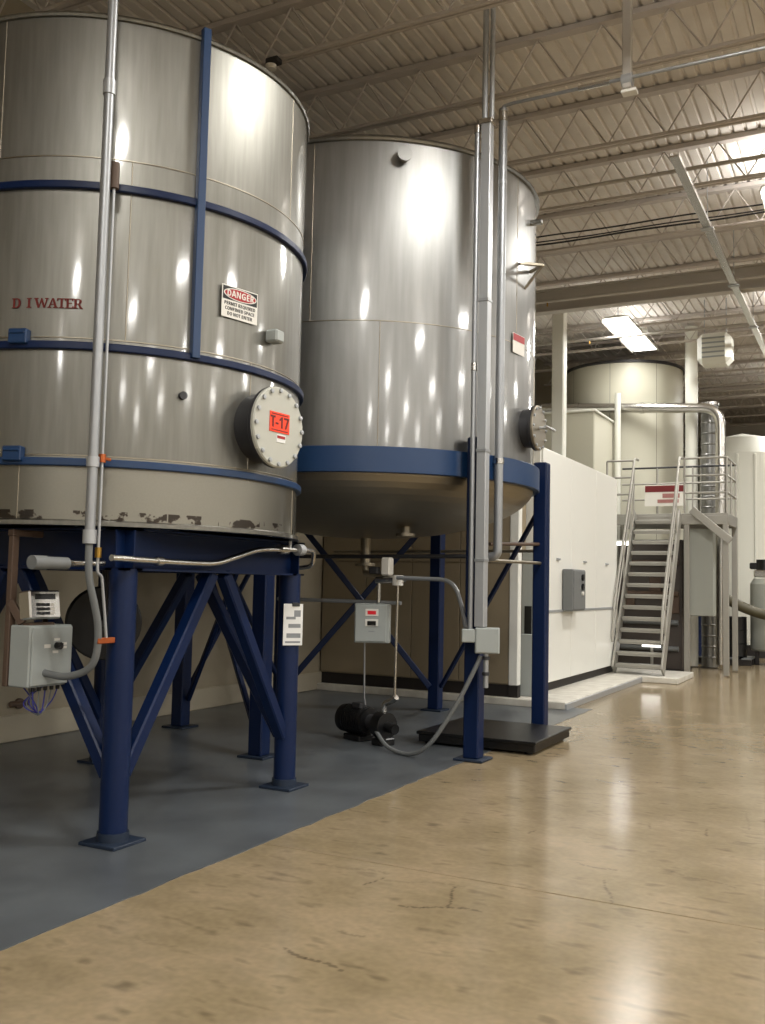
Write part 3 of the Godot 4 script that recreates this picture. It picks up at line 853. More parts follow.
	st = new_st(); box_at(st, Vector3(0.02, 0.02, 0), Vector3(0.14, 0.03, 0.10), 0.004); obj("foot_plate", st, M.white_plastic, t)
	# wireway on the front column
	var wx := -3.19; var wz := -8.16
	t = thing("wireway", "tall grey square wireway standing against the front blue column", "wireway", Vector3(wx, 1.22, wz))
	st = new_st(); box_at(st, Vector3(0, 2.34, 0), Vector3(0.09, 4.68, 0.10), 0.005); obj("duct", st, M.galvanised, t)
	st = new_st(); box_at(st, Vector3(0, 4.70, 0), Vector3(0.13, 0.05, 0.13), 0.005); obj("top_cap", st, M.pipe_steel, t)
	for y in [0.6, 1.6, 3.0]:
		st = new_st(); box_at(st, Vector3(0, y, 0), Vector3(0.10, 0.03, 0.11), 0.003); obj("joint_band", st, M.grey_conduit, t)
	st = new_st(); add_tube(st, [Vector3(-0.03, 4.7, 0.0), Vector3(-0.03, 5.97, 0)], 0.028, 12); obj("conduit_tail", st, M.galvanised, t)
	st = new_st(); add_tube(st, [Vector3(0.04, 4.7, 0.0), Vector3(0.04, 5.97, 0)], 0.024, 12); obj("conduit_tail", st, M.galvanised, t)
	t = tube_thing("column_conduit", "slim pale conduit next to the square wireway", "conduit", [Vector3(wx - 0.09, 1.2, wz + 0.03), Vector3(wx - 0.09, 5.9, wz + 0.03)], 0.024, M.grey_conduit, [[Vector3(wx - 0.09, 5.86, wz + 0.03), U, 0.07, 0.032, "coupling", M.pipe_steel], [Vector3(wx - 0.09, 3.6, wz + 0.03), U, 0.07, 0.030, "coupling", M.pipe_steel]])
	# junction boxes on the front column
	t = thing("junction_box", "grey junction box strapped to the front blue column", "junction box", Vector3(-3.17, 0.98, -8.17), deg_to_rad(20))
	st = new_st(); box_at(st, Vector3(0.04, 0.12, 0), Vector3(0.22, 0.23, 0.12), 0.008); obj("box", st, M.grey_enclosure, t)
	st = new_st(); box_at(st, Vector3(-0.13, 0.16, 0.01), Vector3(0.12, 0.12, 0.10), 0.008); obj("side_box", st, M.grey_enclosure, t)
	st = new_st(); box_at(st, Vector3(0.04, 0.12, 0.062), Vector3(0.20, 0.21, 0.006), 0.003); obj("lid", st, M.grey_enclosure, t)
	for k in 2:
		st = new_st(); add_tube(st, [Vector3(0.03, -0.02 - 0.14 * k, 0.02), Vector3(0.03, -0.05 - 0.14 * k, 0.02)], 0.035, 12); obj("gland", st, M.dark_grey, t)
	st = new_st(); add_tube(st, [Vector3(0.03, 0.01, 0.02), Vector3(0.03, -0.30, 0.02)], 0.024, 12); obj("conduit_stub", st, M.grey_conduit, t)
	# white pipe that bends down into that box
	st = new_st()
	add_tube(st, bend([Vector3(-4.16, 1.65, -8.4), Vector3(-3.56, 1.64, -8.4), Vector3(-3.42, 1.35, -8.3), Vector3(-3.34, 1.20, -8.17)], 0.16, 8), 0.020, 12)
	tag(obj("bent_conduit", st, M.grey_conduit), "pale bent conduit arching over to the grey junction box", "conduit")
	# valve cluster
	t = thing("actuated_valve", "pale actuated valve on the pipework under the dished tank", "valve", Vector3(-4.36, 1.62, -8.5))
	st = new_st(); box_at(st, Vector3(0.04, 0.14, 0), Vector3(0.10, 0.18, 0.10), 0.015); obj("actuator", st, M.white_plastic, t)
	st = new_st(); add_tube(st, [Vector3(-0.08, 0, 0), Vector3(0.24, 0.02, 0)], 0.035, 14); obj("body", st, M.pipe_steel, t)
	st = new_st(); add_tube(st, [Vector3(0.17, -0.045, 0.02), Vector3(0.17, 0.055, 0.02)], 0.055, 14); obj("flange", st, M.white_plastic, t)
	st = new_st(); box_at(st, Vector3(-0.10, 0.10, 0.0), Vector3(0.10, 0.07, 0.08), 0.01); obj("position_switch", st, M.dark_grey, t)
	st = new_st(); add_tube(st, [Vector3(-0.05, -0.01, 0), Vector3(-0.05, -0.22, 0)], 0.02, 10); obj("drain", st, M.pipe_steel, t)
	# pipes under the dished tank
	st = new_st(); add_tube(st, bend([Vector3(-5.0, 1.79, -9.3), Vector3(-5.0, 1.70, -9.3), Vector3(-4.36, 1.66, -8.6), Vector3(-4.36, 1.62, -8.5)], 0.08), 0.032, 12)
	tag(obj("outlet_pipe", st, M.dish_steel), "dull steel outlet pipe leaving the bottom of the dished tank", "pipe")
	st = new_st(); add_tube(st, bend([Vector3(-6.2, 1.86, -8.9), Vector3(-4.6, 1.87, -8.9), Vector3(-3.55, 1.88, -8.9), Vector3(-3.45, 2.2, -8.9)], 0.06), 0.022, 10)
	tag(obj("transfer_pipe", st, M.dark_grey), "dark horizontal pipe crossing behind the control box", "pipe")
	st = new_st(); add_tube(st, [Vector3(-6.5, 2.0, -11.2), Vector3(-3.6, 2.02, -11.2)], 0.02, 10)
	tag(obj("branch_pipe", st, M.dish_steel), "thin horizontal pipe behind the dished tank braces", "pipe")
	st = new_st(); add_tube(st, [Vector3(-3.30, 1.83, -8.38), Vector3(-3.30, 1.85, -10.22)], 0.018, 10)
	tag(obj("tie_pipe", st, M.dish_steel), "thin horizontal pipe between the two front blue columns", "pipe")
	st = new_st(); add_tube(st, [Vector3(-3.55, 2.02, -9.3), Vector3(-3.32, 2.06, -10.22)], 0.02, 10)
	tag(obj("short_pipe", st, M.brown_steel), "short brownish pipe meeting the far front blue column", "pipe")
	# rail and control box with red display
	st = new_st(); add_tube(st, [Vector3(-5.65, 1.405, -8.58), Vector3(-4.20, 1.40, -8.58)], 0.020, 10)
	tag(obj("instrument_rail", st, M.grey_conduit), "bright thin pipe that the red-display box hangs from", "pipe")
	t = thing("flow_controller", "light grey control box with red display hanging before blue cross braces", "control box", Vector3(-4.49, 1.0, -8.54), deg_to_rad(20))
	st = new_st(); box_at(st, Vector3(0, 0.195, 0), Vector3(0.35, 0.39, 0.14), 0.008); obj("enclosure", st, M.grey_enclosure, t)
	st = new_st(); box_at(st, Vector3(-0.01, 0.195, 0.074), Vector3(0.31, 0.36, 0.012), 0.004); obj("door", st, M.grey_enclosure, t)
	st = new_st(); box_at(st, Vector3(0, 0.30, 0.083), Vector3(0.13, 0.07, 0.008), 0.002); obj("bezel", st, M.white_plastic, t)
	st = new_st(); box_at(st, Vector3(0, 0.30, 0.088), Vector3(0.085, 0.036, 0.004), 0.001); obj("red_display", st, M.display_red, t)
	st = new_st(); box_at(st, Vector3(0, 0.20, 0.083), Vector3(0.13, 0.07, 0.008), 0.002); obj("bezel", st, M.white_plastic, t)
	st = new_st(); box_at(st, Vector3(0, 0.195, 0.088), Vector3(0.085, 0.045, 0.004), 0.001); obj("dark_display", st, M.display_dark, t)
	st = new_st(); box_at(st, Vector3(0, 0.115, 0.081), Vector3(0.06, 0.008, 0.002)); obj("name_strip", st, M.paper_print, t)
	# pump on the floor
	t = thing("pump", "black electric pump standing on the floor under the dished tank", "pump", Vector3(-4.60, 0.004, -8.66), deg_to_rad(-22))
	st = new_st(); add_tube(st, [Vector3(-0.30, 0.20, 0), Vector3(0.06, 0.20, 0)], 0.135, 28); obj("motor", st, M.black_paint, t)
	for k in 9:
		st = new_st(); add_tube(st, [Vector3(-0.24 + k * 0.03, 0.20, 0), Vector3(-0.228 + k * 0.03, 0.20, 0)], 0.146, 28); obj("cooling_fin", st, M.black_paint, t)
	st = new_st(); add_lathe(st, [Vector2(0.142, 0.0), Vector2(0.142, 0.05), Vector2(0.11, 0.075), Vector2(0.0, 0.08)], 28, 0, TAU, Transform3D(Basis(Vector3(0, 0, 1), deg_to_rad(90)), Vector3(-0.29, 0.20, 0))); obj("fan_cover", st, M.black_paint, t)
	st = new_st(); add_tube(st, [Vector3(0.06, 0.20, 0), Vector3(0.20, 0.20, 0)], 0.075, 20); obj("coupling_guard", st, M.dark_grey, t)
	st = new_st(); add_tube(st, [Vector3(0.20, 0.19, 0), Vector3(0.32, 0.19, 0)], 0.13, 24); add_tube(st, [Vector3(0.26, 0.19, 0), Vector3(0.44, 0.17, 0)], 0.05, 16); obj("volute", st, M.black_paint, t)
	st = new_st(); box_at(st, Vector3(-0.12, 0.03, 0), Vector3(0.26, 0.06, 0.20), 0.01); box_at(st, Vector3(0.26, 0.035, 0), Vector3(0.16, 0.07, 0.18), 0.01); obj("foot", st, M.black_paint, t)
	st = new_st(); box_at(st, Vector3(-0.08, 0.35, 0.03), Vector3(0.14, 0.06, 0.10), 0.01); obj("terminal_box", st, M.dark_grey, t)
	st = new_st(); add_tube(st, spline([Vector3(0.26, 0.31, 0), Vector3(0.28, 0.40, 0.0), Vector3(0.36, 0.44, -0.02), Vector3(0.42, 0.48, -0.02)]), 0.03, 12); obj("discharge_elbow", st, M.pipe_steel, t)
	# thin drop pipes from the rail to the pump
	st = new_st(); add_tube(st, [Vector3(-4.60, 1.02, -8.58), Vector3(-4.60, 0.45, -8.60), Vector3(-4.60, 0.37, -8.63)], 0.009, 8)
	tag(obj("pump_cable", st, M.grey_conduit), "thin pale cable drop from red-display box to the pump motor", "cable")
	st = new_st(); add_tube(st, [Vector3(-4.19, 1.58, -8.48), Vector3(-4.215, 0.49, -8.51)], 0.013, 8)
	tag(obj("discharge_pipe", st, M.pipe_steel), "thin upright pipe rising from the pump outlet", "pipe")
	# hose from pump up to the junction box
	st = new_st(); add_tube(st, spline([Vector3(-4.42, 0.16, -8.50), Vector3(-4.15, 0.05, -8.25), Vector3(-3.85, 0.030, -8.12), Vector3(-3.62, 0.16, -8.06), Vector3(-3.40, 0.50, -8.10), Vector3(-3.25, 0.80, -8.13), Vector3(-3.18, 0.96, -8.15)]), 0.020, 12)
	tag(obj("power_hose", st, M.grey_hose), "grey flexible hose looping from the pump up to the junction box", "hose")
	# floor scale
	t = thing("floor_scale", "low black platform scale on the floor beside the front columns", "platform scale", Vector3(-3.50, 0.0, -9.42))
	st = new_st(); box_at(st, Vector3(0, 0.115, 0), Vector3(1.24, 0.03, 1.20), 0.006); obj("deck_plate", st, M.black_paint, t)
	st = new_st(); box_at(st, Vector3(0, 0.065, 0.56), Vector3(1.20, 0.07, 0.05), 0.004); box_at(st, Vector3(0, 0.065, -0.56), Vector3(1.20, 0.07, 0.05), 0.004); box_at(st, Vector3(0.58, 0.065, 0), Vector3(0.05, 0.07, 1.14), 0.004); box_at(st, Vector3(-0.58, 0.065, 0), Vector3(0.05, 0.07, 1.14), 0.004); obj("frame", st, M.black_paint, t)
	for x in [-0.52, 0.52]:
		for z in [-0.5, 0.5]:
			st = new_st(); add_tube(st, [Vector3(x, 0.004, z), Vector3(x, 0.06, z)], 0.04, 12); obj("foot", st, M.black_rubber, t)

# ---------------------------------------------------------------- enclosures behind the tanks
func panel_grid(t: Node3D, axis_z: bool, fixed: float, u0: float, u1: float, ys: Array, n: int, m: Material) -> void:
	for i in n:
		for j in ys.size() - 1:
			var a := lerpf(u0, u1, float(i) / n) + 0.006; var b := lerpf(u0, u1, float(i + 1) / n) - 0.006
			var st := new_st()
			if axis_z: span(st, Vector3(fixed, ys[j] + 0.005, a), Vector3(fixed + 0.03, ys[j + 1] - 0.005, b), 0.004)
			else: span(st, Vector3(a, ys[j] + 0.005, fixed), Vector3(b, ys[j + 1] - 0.005, fixed + 0.03), 0.004)
			obj("panel", st, m, t)

func build_enclosures() -> void:
	var t := thing("equipment_pad", "low white-painted concrete pad under the white enclosure", "pad")
	var st := new_st(); span(st, Vector3(-7.38, 0.0, -17.75), Vector3(-3.62, 0.10, -12.3), 0.01); obj("slab", st, M.white_pad_paint, t)
	st = new_st(); span(st, Vector3(-3.598, 0.0, -18.3), Vector3(-3.0, 0.10, -16.75), 0.01); obj("stair_slab", st, M.white_pad_paint, t)
	st = new_st(); span(st, Vector3(-4.6, 0.0, -18.3), Vector3(-3.602, 0.10, -17.76), 0.01); obj("stair_slab", st, M.white_pad_paint, t)
	st = new_st(); span(st, Vector3(-3.63, 0.0, -17.75), Vector3(-3.60, 0.08, -12.3), 0.004); obj("edge_strip", st, M.galvanised, t)
	# beige cabinet facing the tanks
	t = thing("beige_cabinet", "wide beige panelled cabinet with dark plinth behind the dished tank", "cabinet")
	st = new_st(); span(st, Vector3(-7.38, 0.10, -12.95), Vector3(-4.42, 0.26, -12.42)); obj("plinth", st, M.plinth_dark, t)
	st = new_st(); span(st, Vector3(-7.38, 0.26, -12.95), Vector3(-4.40, 3.55, -12.42)); obj("carcass", st, M.panel_beige, t)
	panel_grid(t, false, -12.42, -7.38, -4.42, [0.27, 1.9, 3.54], 4, M.panel_beige)
	st = new_st(); span(st, Vector3(-4.43, 0.26, -12.5), Vector3(-4.30, 3.55, -12.37), 0.01); obj("corner_post", st, M.panel_white, t)
	st = new_st(); span(st, Vector3(-4.43, 0.10, -12.5), Vector3(-4.30, 0.26, -12.38)); obj("post_foot", st, M.plinth_dark, t)
	# white enclosure
	t = thing("white_enclosure", "long white panelled machine enclosure beside the staircase", "enclosure")
	st = new_st(); span(st, Vector3(-7.3, 0.10, -17.35), Vector3(-4.24, 0.24, -13.02)); obj("plinth", st, M.plinth_dark, t)
	st = new_st(); span(st, Vector3(-7.3, 0.22, -17.38), Vector3(-4.21, 3.58, -13.0), 0.01); obj("carcass", st, M.panel_white, t)
	panel_grid(t, true, -4.21, -17.36, -13.02, [0.23, 1.24, 3.56], 3, M.panel_white)
	st = new_st(); span(st, Vector3(-4.20, 1.22, -17.36), Vector3(-4.165, 1.26, -13.02), 0.004); obj("rub_rail", st, M.galvanised, t)
	for z in [-13.75, -15.2, -16.6]:
		st = new_st(); box_at(st, Vector3(-4.165, 2.0, z), Vector3(0.03, 0.03, 0.14), 0.006); obj("handle", st, M.galvanised, t)
	# recess fittings between cabinet and enclosure
	t = thing("drive_cabinet", "slim grey cabinet with dark slot in the gap beside the white enclosure", "cabinet", Vector3(-4.35, 0.10, -12.80))
	st = new_st(); box_at(st, Vector3(0.08, 0.42, 0), Vector3(0.22, 0.84, 0.34), 0.01); obj("lower_body", st, M.grey_enclosure, t)
	st = new_st(); box_at(st, Vector3(0.07, 1.4, -0.05), Vector3(0.20, 1.12, 0.24), 0.01); obj("upper_body", st, M.grey_enclosure, t)
	st = new_st(); box_at(st, Vector3(0.07, 1.03, 0.075), Vector3(0.10, 0.38, 0.014)); obj("dark_slot", st, M.black_paint, t)
	# electrical box on the enclosure
	t = thing("wall_control_box", "dark grey electrical box mounted on the white enclosure", "control box", Vector3(-4.17, 1.24, -14.30))
	st = new_st(); box_at(st, Vector3(0.08, 0.31, 0), Vector3(0.16, 0.62, 0.66), 0.01); obj("enclosure", st, M.grey_hose, t)
	st = new_st(); box_at(st, Vector3(0.166, 0.31, 0), Vector3(0.014, 0.58, 0.62), 0.005); obj("door", st, M.grey_hose, t)
	for q in [[0.50, -0.12, 0.10], [0.36, -0.12, 0.10], [0.26, -0.12, 0.06]]:
		st = new_st(); add_tube(st, [Vector3(0.17, q[0], q[1]), Vector3(0.20, q[0], q[1])], q[2] * 0.5, 14); obj("button", st, M.white_plastic if q[2] < 0.08 else M.black_paint, t)

# ---------------------------------------------------------------- stair, platform and vessels farther on
func build_far() -> void:
	# ship stair
	var t := thing("steel_staircase", "steep steel staircase with open treads rising beside the white enclosure", "staircase", Vector3(-3.72, 0.10, -17.0))
	var n := 14
	for k in n:
		var st := new_st()
		box_at(st, Vector3(0, 0.16 + k * 0.201, -0.10 - k * 0.115), Vector3(0.78, 0.045, 0.22), 0.004)
		box_at(st, Vector3(0, 0.145 + k * 0.201, -0.005 - k * 0.115), Vector3(0.78, 0.07, 0.014), 0.003)
		obj("tread", st, M.stair_metal, t)
	for x in [-0.42, 0.42]:
		var st := new_st()
		bar(st, Vector3(x, 0.06, 0.0), Vector3(x, 2.93, -1.66), 0.035, 0.26, 0.004)
		obj("stringer", st, M.stair_metal, t)
		st = new_st()
		add_tube(st, bend([Vector3(x, 0.55, 0.10), Vector3(x, 1.15, 0.0), Vector3(x, 4.0, -1.60), Vector3(x, 4.0, -1.9)], 0.12), 0.022, 10)
		for k in 3: add_tube(st, [Vector3(x, 0.55 + k * 0.95, -0.24 - k * 0.53), Vector3(x, 1.42 + k * 0.95, -0.15 - k * 0.53)], 0.018, 8)
		add_tube(st, [Vector3(x, 0.80, 0.0), Vector3(x, 3.5, -1.52)], 0.016, 8)
		obj("handrail", st, M.stair_metal, t)
	var st: SurfaceTool
	# platform
	t = thing("steel_platform", "raised steel walkway with railings at the top of the staircase", "platform", Vector3(0, 0, 0))
	st = new_st(); span(st, Vector3(-4.75, 2.98, -20.1), Vector3(-2.45, 3.03, -18.75), 0.004); obj("grating", st, M.stair_metal, t)
	st = new_st(); span(st, Vector3(-4.75, 2.82, -18.80), Vector3(-2.45, 2.99, -18.74), 0.004); span(st, Vector3(-4.75, 2.82, -20.1), Vector3(-2.45, 2.99, -20.04), 0.004); span(st, Vector3(-2.51, 2.82, -20.1), Vector3(-2.45, 2.99, -18.74), 0.004); obj("edge_beam", st, M.stair_metal, t)
	for p in [Vector2(-4.7, -18.8), Vector2(-3.2, -18.8), Vector2(-2.5, -18.8), Vector2(-2.5, -20.05), Vector2(-4.7, -20.05)]:
		st = new_st(); box_at(st, Vector3(p.x, 1.45, p.y), Vector3(0.10, 2.85, 0.10), 0.006); obj("post", st, M.stair_metal, t)
	for y in [3.42, 3.75, 4.08]:
		for seg in [[Vector3(-4.72, y, -18.78), Vector3(-4.2, y, -18.78)], [Vector3(-3.24, y, -18.78), Vector3(-2.48, y, -18.78)], [Vector3(-2.48, y, -18.78), Vector3(-2.48, y, -20.07)], [Vector3(-4.72, y, -20.07), Vector3(-2.48, y, -20.07)]]:
			st = new_st(); add_tube(st, seg, 0.020, 8); obj("rail", st, M.dark_grey if y > 4.0 and seg[0].z < -20.0 else M.stair_metal, t)
	for p in [Vector2(-4.72, -18.78), Vector2(-4.2, -18.78), Vector2(-3.24, -18.78), Vector2(-2.48, -18.78), Vector2(-2.48, -19.4), Vector2(-2.48, -20.07), Vector2(-3.3, -20.07), Vector2(-4.0, -20.07)]:
		st = new_st(); add_tube(st, [Vector3(p.x, 3.0, p.y), Vector3(p.x, 4.08, p.y)], 0.02, 8); obj("rail_post", st, M.stair_metal, t)
	st = new_st(); bar(st, Vector3(-3.1, 3.1, -18.7), Vector3(-2.4, 2.5, -18.7), 0.05, 0.14, 0.004); obj("diagonal_brace", st, M.stair_metal, t)
	st = new_st(); span(st, Vector3(-3.2, 1.1, -19.3), Vector3(-2.75, 2.75, -18.95), 0.01); obj("side_cladding", st, M.machine_grey, t)
	# dark machinery under the platform
	t = thing("process_skid", "dark brown machinery skid seen between the stair treads", "machinery", Vector3(-3.95, 0, -19.5))
	st = new_st(); box_at(st, Vector3(0, 1.30, 0), Vector3(1.25, 2.5, 0.8), 0.02); obj("cabinet", st, M.skid_brown, t)
	st = new_st(); box_at(st, Vector3(0, 0.03, 0), Vector3(1.3, 0.06, 0.9), 0.01); obj("base", st, M.plinth_dark, t)
	for y in [0.45, 0.95, 1.5, 2.1]:
		st = new_st(); add_tube(st, [Vector3(-0.55, y, 0.45), Vector3(0.55, y, 0.45)], 0.05, 12); obj("pipe_run", st, M.grey_hose if y < 1.0 else M.brown_steel, t)
	for x in [-0.4, 0.1, 0.45]:
		st = new_st(); box_at(st, Vector3(x, 1.75 - absf(x), 0.41), Vector3(0.22, 0.34, 0.06), 0.01); obj("access_panel", st, M.brown_steel, t)
	# red-headed sign on the far railing
	t = thing("warning_sign", "white board with red heading on the railing above the staircase", "sign", Vector3(-3.83, 3.28, -19.98))
	st = new_st(); box_at(st, Vector3(0, 0.22, 0), Vector3(0.82, 0.44, 0.02), 0.003); obj("board", st, M.white_plastic, t)
	st = new_st(); box_at(st, Vector3(0, 0.355, 0.012), Vector3(0.80, 0.13, 0.006)); obj("red_heading", st, M.dull_red, t)
	for q in [[0.12, 0.21, 0.34, 0.09], [0.06, 0.10, 0.42, 0.07]]:
		st = new_st(); box_at(st, Vector3(q[0], q[1], 0.012), Vector3(q[2], q[3], 0.006)); obj("red_print", st, M.faded_red, t)
	# cream vessel behind the stair
	t = thing("cream_silo", "large cream cylindrical silo standing behind the staircase", "silo", Vector3(-5.12, 0, -21.9))
	for k in 8:
		st = new_st(); add_lathe(st, [Vector2(1.29, 0.02), Vector2(1.30, 0.03), Vector2(1.30, 6.5)], 8, TAU * k / 8, TAU * (k + 1) / 8 - 0.006); obj("wall_panel", st, M.cream_tank, t)
	st = new_st(); add_lathe(st, [Vector2(1.285, 0.02), Vector2(1.285, 6.5)], 48); obj("liner", st, M.plinth_dark, t)
	st = new_st(); add_lathe(st, [Vector2(1.30, 6.48), Vector2(1.335, 6.48), Vector2(1.335, 6.54), Vector2(0.0, 6.62)], 48); obj("top_rim", st, M.dark_grey, t)
	# flat cream partition left of it
	t = thing("cream_housing", "plain cream housing between the building column and the silo", "housing", Vector3(-6.02, 0, -19.5))
	st = new_st(); box_at(st, Vector3(0, 2.55, 0), Vector3(2.1, 5.1, 1.5), 0.02); obj("body", st, M.cream_tank, t)
	st = new_st(); box_at(st, Vector3(0, 5.12, 0), Vector3(2.16, 0.05, 1.56), 0.01); obj("roof_edge", st, M.far_white, t)
	# upright pipes in front of the silo
	st = new_st(); add_tube(st, [Vector3(-4.86, 0.02, -20.22), Vector3(-4.86, 5.72, -20.22)], 0.065, 16)
	tag(obj("upright_pipe", st, M.far_white), "white upright pipe in front of the cream silo", "pipe")
	st = new_st(); add_tube(st, [Vector3(-3.44, 0.02, -20.78), Vector3(-3.44, 7.15, -20.78)], 0.13, 16)
	tag(obj("white_duct", st, M.far_white), "wide white upright duct at the silo edge", "duct")
	# bright overhead pipe with elbow
	var t2 := tube_thing("overhead_pipe", "bright steel overhead pipe with elbow turning down behind the platform", "pipe", bend([Vector3(-6.6, 5.56, -20.45), Vector3(-2.82, 5.32, -20.45), Vector3(-2.82, 3.1, -20.45), Vector3(-2.82, 0.1, -20.45)], 0.38, 10), 0.105, M.pipe_steel)
	for q in [Vector3(-5.8, 5.51, -20.45), Vector3(-4.4, 5.42, -20.45)]:
		st = new_st(); add_tube(st, [q + Vector3(-0.04, 0, 0), q + Vector3(0.04, 0, 0)], 0.12, 16); obj("joint_ring", st, M.pipe_steel, t2)
	# corrugated bright stack beside it
	t = thing("spiral_stack", "shiny ribbed steel stack between white duct and overhead pipe elbow", "stack", Vector3(-3.08, 0, -20.80))
	st = new_st(); var prof := []
	var y := 0.02
	while y < 5.45:
		prof.append(Vector2(0.17, y)); prof.append(Vector2(0.17, y + 0.18)); prof.append(Vector2(0.18, y + 0.20)); y += 0.22
	add_lathe(st, prof, 24); obj("casing", st, M.bright_steel_0, t)
	st = new_st(); add_lathe(st, [Vector2(0.19, 5.44), Vector2(0.19, 5.50), Vector2(0.0, 5.54)], 24); obj("cap", st, M.pipe_steel, t)
	# white vessels farther on
	var i := 0
	for p in [Vector3(-2.98, 5.55, -25.5), Vector3(-3.0, 5.7, -29.5), Vector3(-2.9, 5.8, -33.6)]:
		t = thing("white_vessel", ["tall white ribbed vessel, first beyond the platform", "tall white ribbed vessel, second beyond the platform", "tall white ribbed vessel, farthest down the row"][i], "vessel", Vector3(p.x, 0, p.z), 0.0, "white vessels down the row")
		st = new_st(); add_lathe(st, [Vector2(1.02, 0.3), Vector2(1.02, p.y - 0.6), Vector2(0.85, p.y - 0.2), Vector2(0.0, p.y)], 48); obj("shell", st, M.far_white, t)
		var rib := new_st(); rib = new_st(); span(rib, Vector3(1.0, 0.4, -0.03), Vector3(1.06, p.y - 0.65, 0.03), 0.008)
		var rm := rib.commit()
		for k in 16: obj("rib", rm, M.far_white, t, Vector3.ZERO, TAU * k / 16)
		st = new_st(); add_lathe(st, [Vector2(1.08, 0.0), Vector2(1.08, 0.3), Vector2(0.9, 0.32)], 40); obj("base_ring", st, M.plinth_dark, t)
		i += 1
	# machine at the right edge
	t = thing("mixing_machine", "rounded grey machine with dark motor head at the edge of the aisle", "machine", Vector3(-2.05, 0, -22.6))
	st = new_st(); add_lathe(st, [Vector2(0.42, 0.30), Vector2(0.45, 0.34), Vector2(0.45, 1.75), Vector2(0.38, 1.86), Vector2(0.0, 1.88)], 36); obj("vessel", st, M.machine_grey, t)
	st = new_st(); box_at(st, Vector3(0, 1.97, 0), Vector3(0.70, 0.16, 0.5), 0.03); obj("bridge", st, M.pipe_steel, t)
	st = new_st(); add_tube(st, [Vector3(-0.15, 2.05, 0), Vector3(-0.15, 2.28, 0)], 0.17, 20); box_at(st, Vector3(-0.35, 2.14, 0), Vector3(0.2, 0.14, 0.2), 0.02); obj("motor", st, M.black_paint, t)
	for k in 3:
		var a := TAU * k / 3 + 0.4
		st = new_st(); bar(st, Vector3(cos(a) * 0.36, 0.0, sin(a) * 0.36), Vector3(cos(a) * 0.36, 0.34, sin(a) * 0.36), 0.08, 0.08, 0.006); obj("leg", st, M.plinth_dark, t)
	# sagging hose
	st = new_st(); add_tube(st, spline([Vector3(-3.45, 1.62, -21.6), Vector3(-3.0, 1.47, -21.7), Vector3(-2.5, 1.22, -21.8), Vector3(-2.0, 1.08, -21.8), Vector3(-1.3, 1.06, -21.8)]), 0.11, 16)
	tag(obj("loading_hose", st, M.olive_hose), "thick dark olive hose sagging across toward the grey machine", "hose")
	t = thing("hose_stand", "slim dark post holding up the sagging olive hose", "post", Vector3(-3.30, 0, -21.62))
	st = new_st(); add_tube(st, [Vector3(0, 0.02, 0), Vector3(0, 1.48, 0)], 0.04, 10); obj("post", st, M.dark_grey, t)
	st = new_st(); add_lathe(st, [Vector2(0.0, 0.03), Vector2(0.16, 0.02), Vector2(0.16, 0.0)], 20); obj("foot", st, M.dark_grey, t)
	# drums on a pallet
	t = thing("pallet", "low grey pallet on the floor below the olive hose", "pallet", Vector3(-3.10, 0, -22.3))
	for k in 5:
		st = new_st(); box_at(st, Vector3(-0.6 + 0.3 * k, 0.14, 0), Vector3(0.20, 0.03, 1.0), 0.004); obj("slat", st, M.grey_hose, t)
	for z in [-0.42, 0.0, 0.42]:
		st = new_st(); box_at(st, Vector3(0, 0.065, z), Vector3(1.4, 0.12, 0.10), 0.004); obj("runner", st, M.plinth_dark, t)
	var d := 0
	for p in [Vector3(-3.42, 0.155, -22.2), Vector3(-2.82, 0.155, -22.35)]:
		t = thing("steel_drum", ["blue drum on the pallet, nearer the staircase", "dark drum on the pallet, nearer the grey machine"][d], "drum", p, 0.0, "drums on the pallet")
		st = new_st(); add_lathe(st, [Vector2(0.0, 0.0), Vector2(0.28, 0.0), Vector2(0.285, 0.02), Vector2(0.275, 0.03), Vector2(0.275, 0.28), Vector2(0.285, 0.29), Vector2(0.275, 0.30), Vector2(0.275, 0.57), Vector2(0.285, 0.58), Vector2(0.275, 0.59), Vector2(0.275, 0.85), Vector2(0.285, 0.87), Vector2(0.27, 0.86), Vector2(0.0, 0.855)], 28); obj("body", st, M.drum_blue if d == 0 else M.black_paint, t)
		st = new_st(); add_tube(st, [Vector3(0.14, 0.85, 0.1), Vector3(0.14, 0.875, 0.1)], 0.035, 12); obj("bung", st, M.white_plastic, t)
		d += 1
	# tube lamps by the stair
	for q in [[Vector3(-4.40, 2.44, -18.35), 0.50, "lit tube lamp on bracket beside the upper staircase"], [Vector3(-3.85, 0.52, -18.75), 0.34, "lit tube lamp low behind the staircase treads"]]:
		t = thing("tube_lamp", q[2], "lamp", q[0])
		st = new_st(); box_at(st, Vector3(0, 0.05, -0.02), Vector3(q[1] + 0.08, 0.04, 0.08), 0.006); obj("housing", st, M.lamp_housing, t)
		st = new_st(); add_tube(st, [Vector3(-q[1] / 2, 0, 0), Vector3(q[1] / 2, 0, 0)], 0.035, 14); obj("tube", st, M.lamp_glow, t)
		st = new_st(); box_at(st, Vector3(0, 0.04, -0.12) if q[1] > 0.4 else Vector3(0, -0.2, -0.05), Vector3(0.05, 0.04, 0.22) if q[1] > 0.4 else Vector3(0.05, 0.44, 0.03), 0.004); obj("bracket", st, M.stair_metal, t)
		var l := AreaLight3D.new(); l.name = "light"; t.add_child(l)
		l.area_size = Vector2(q[1], 0.06); l.position = Vector3(0, 0, 0.04); l.rotation_degrees = Vector3(0, 180, 0)
		l.light_color = LAMP_COLOR; l.light_energy = 0.9 if q[1] > 0.4 else 0.04; l.shadow_enabled = true; l.area_range = 40.0
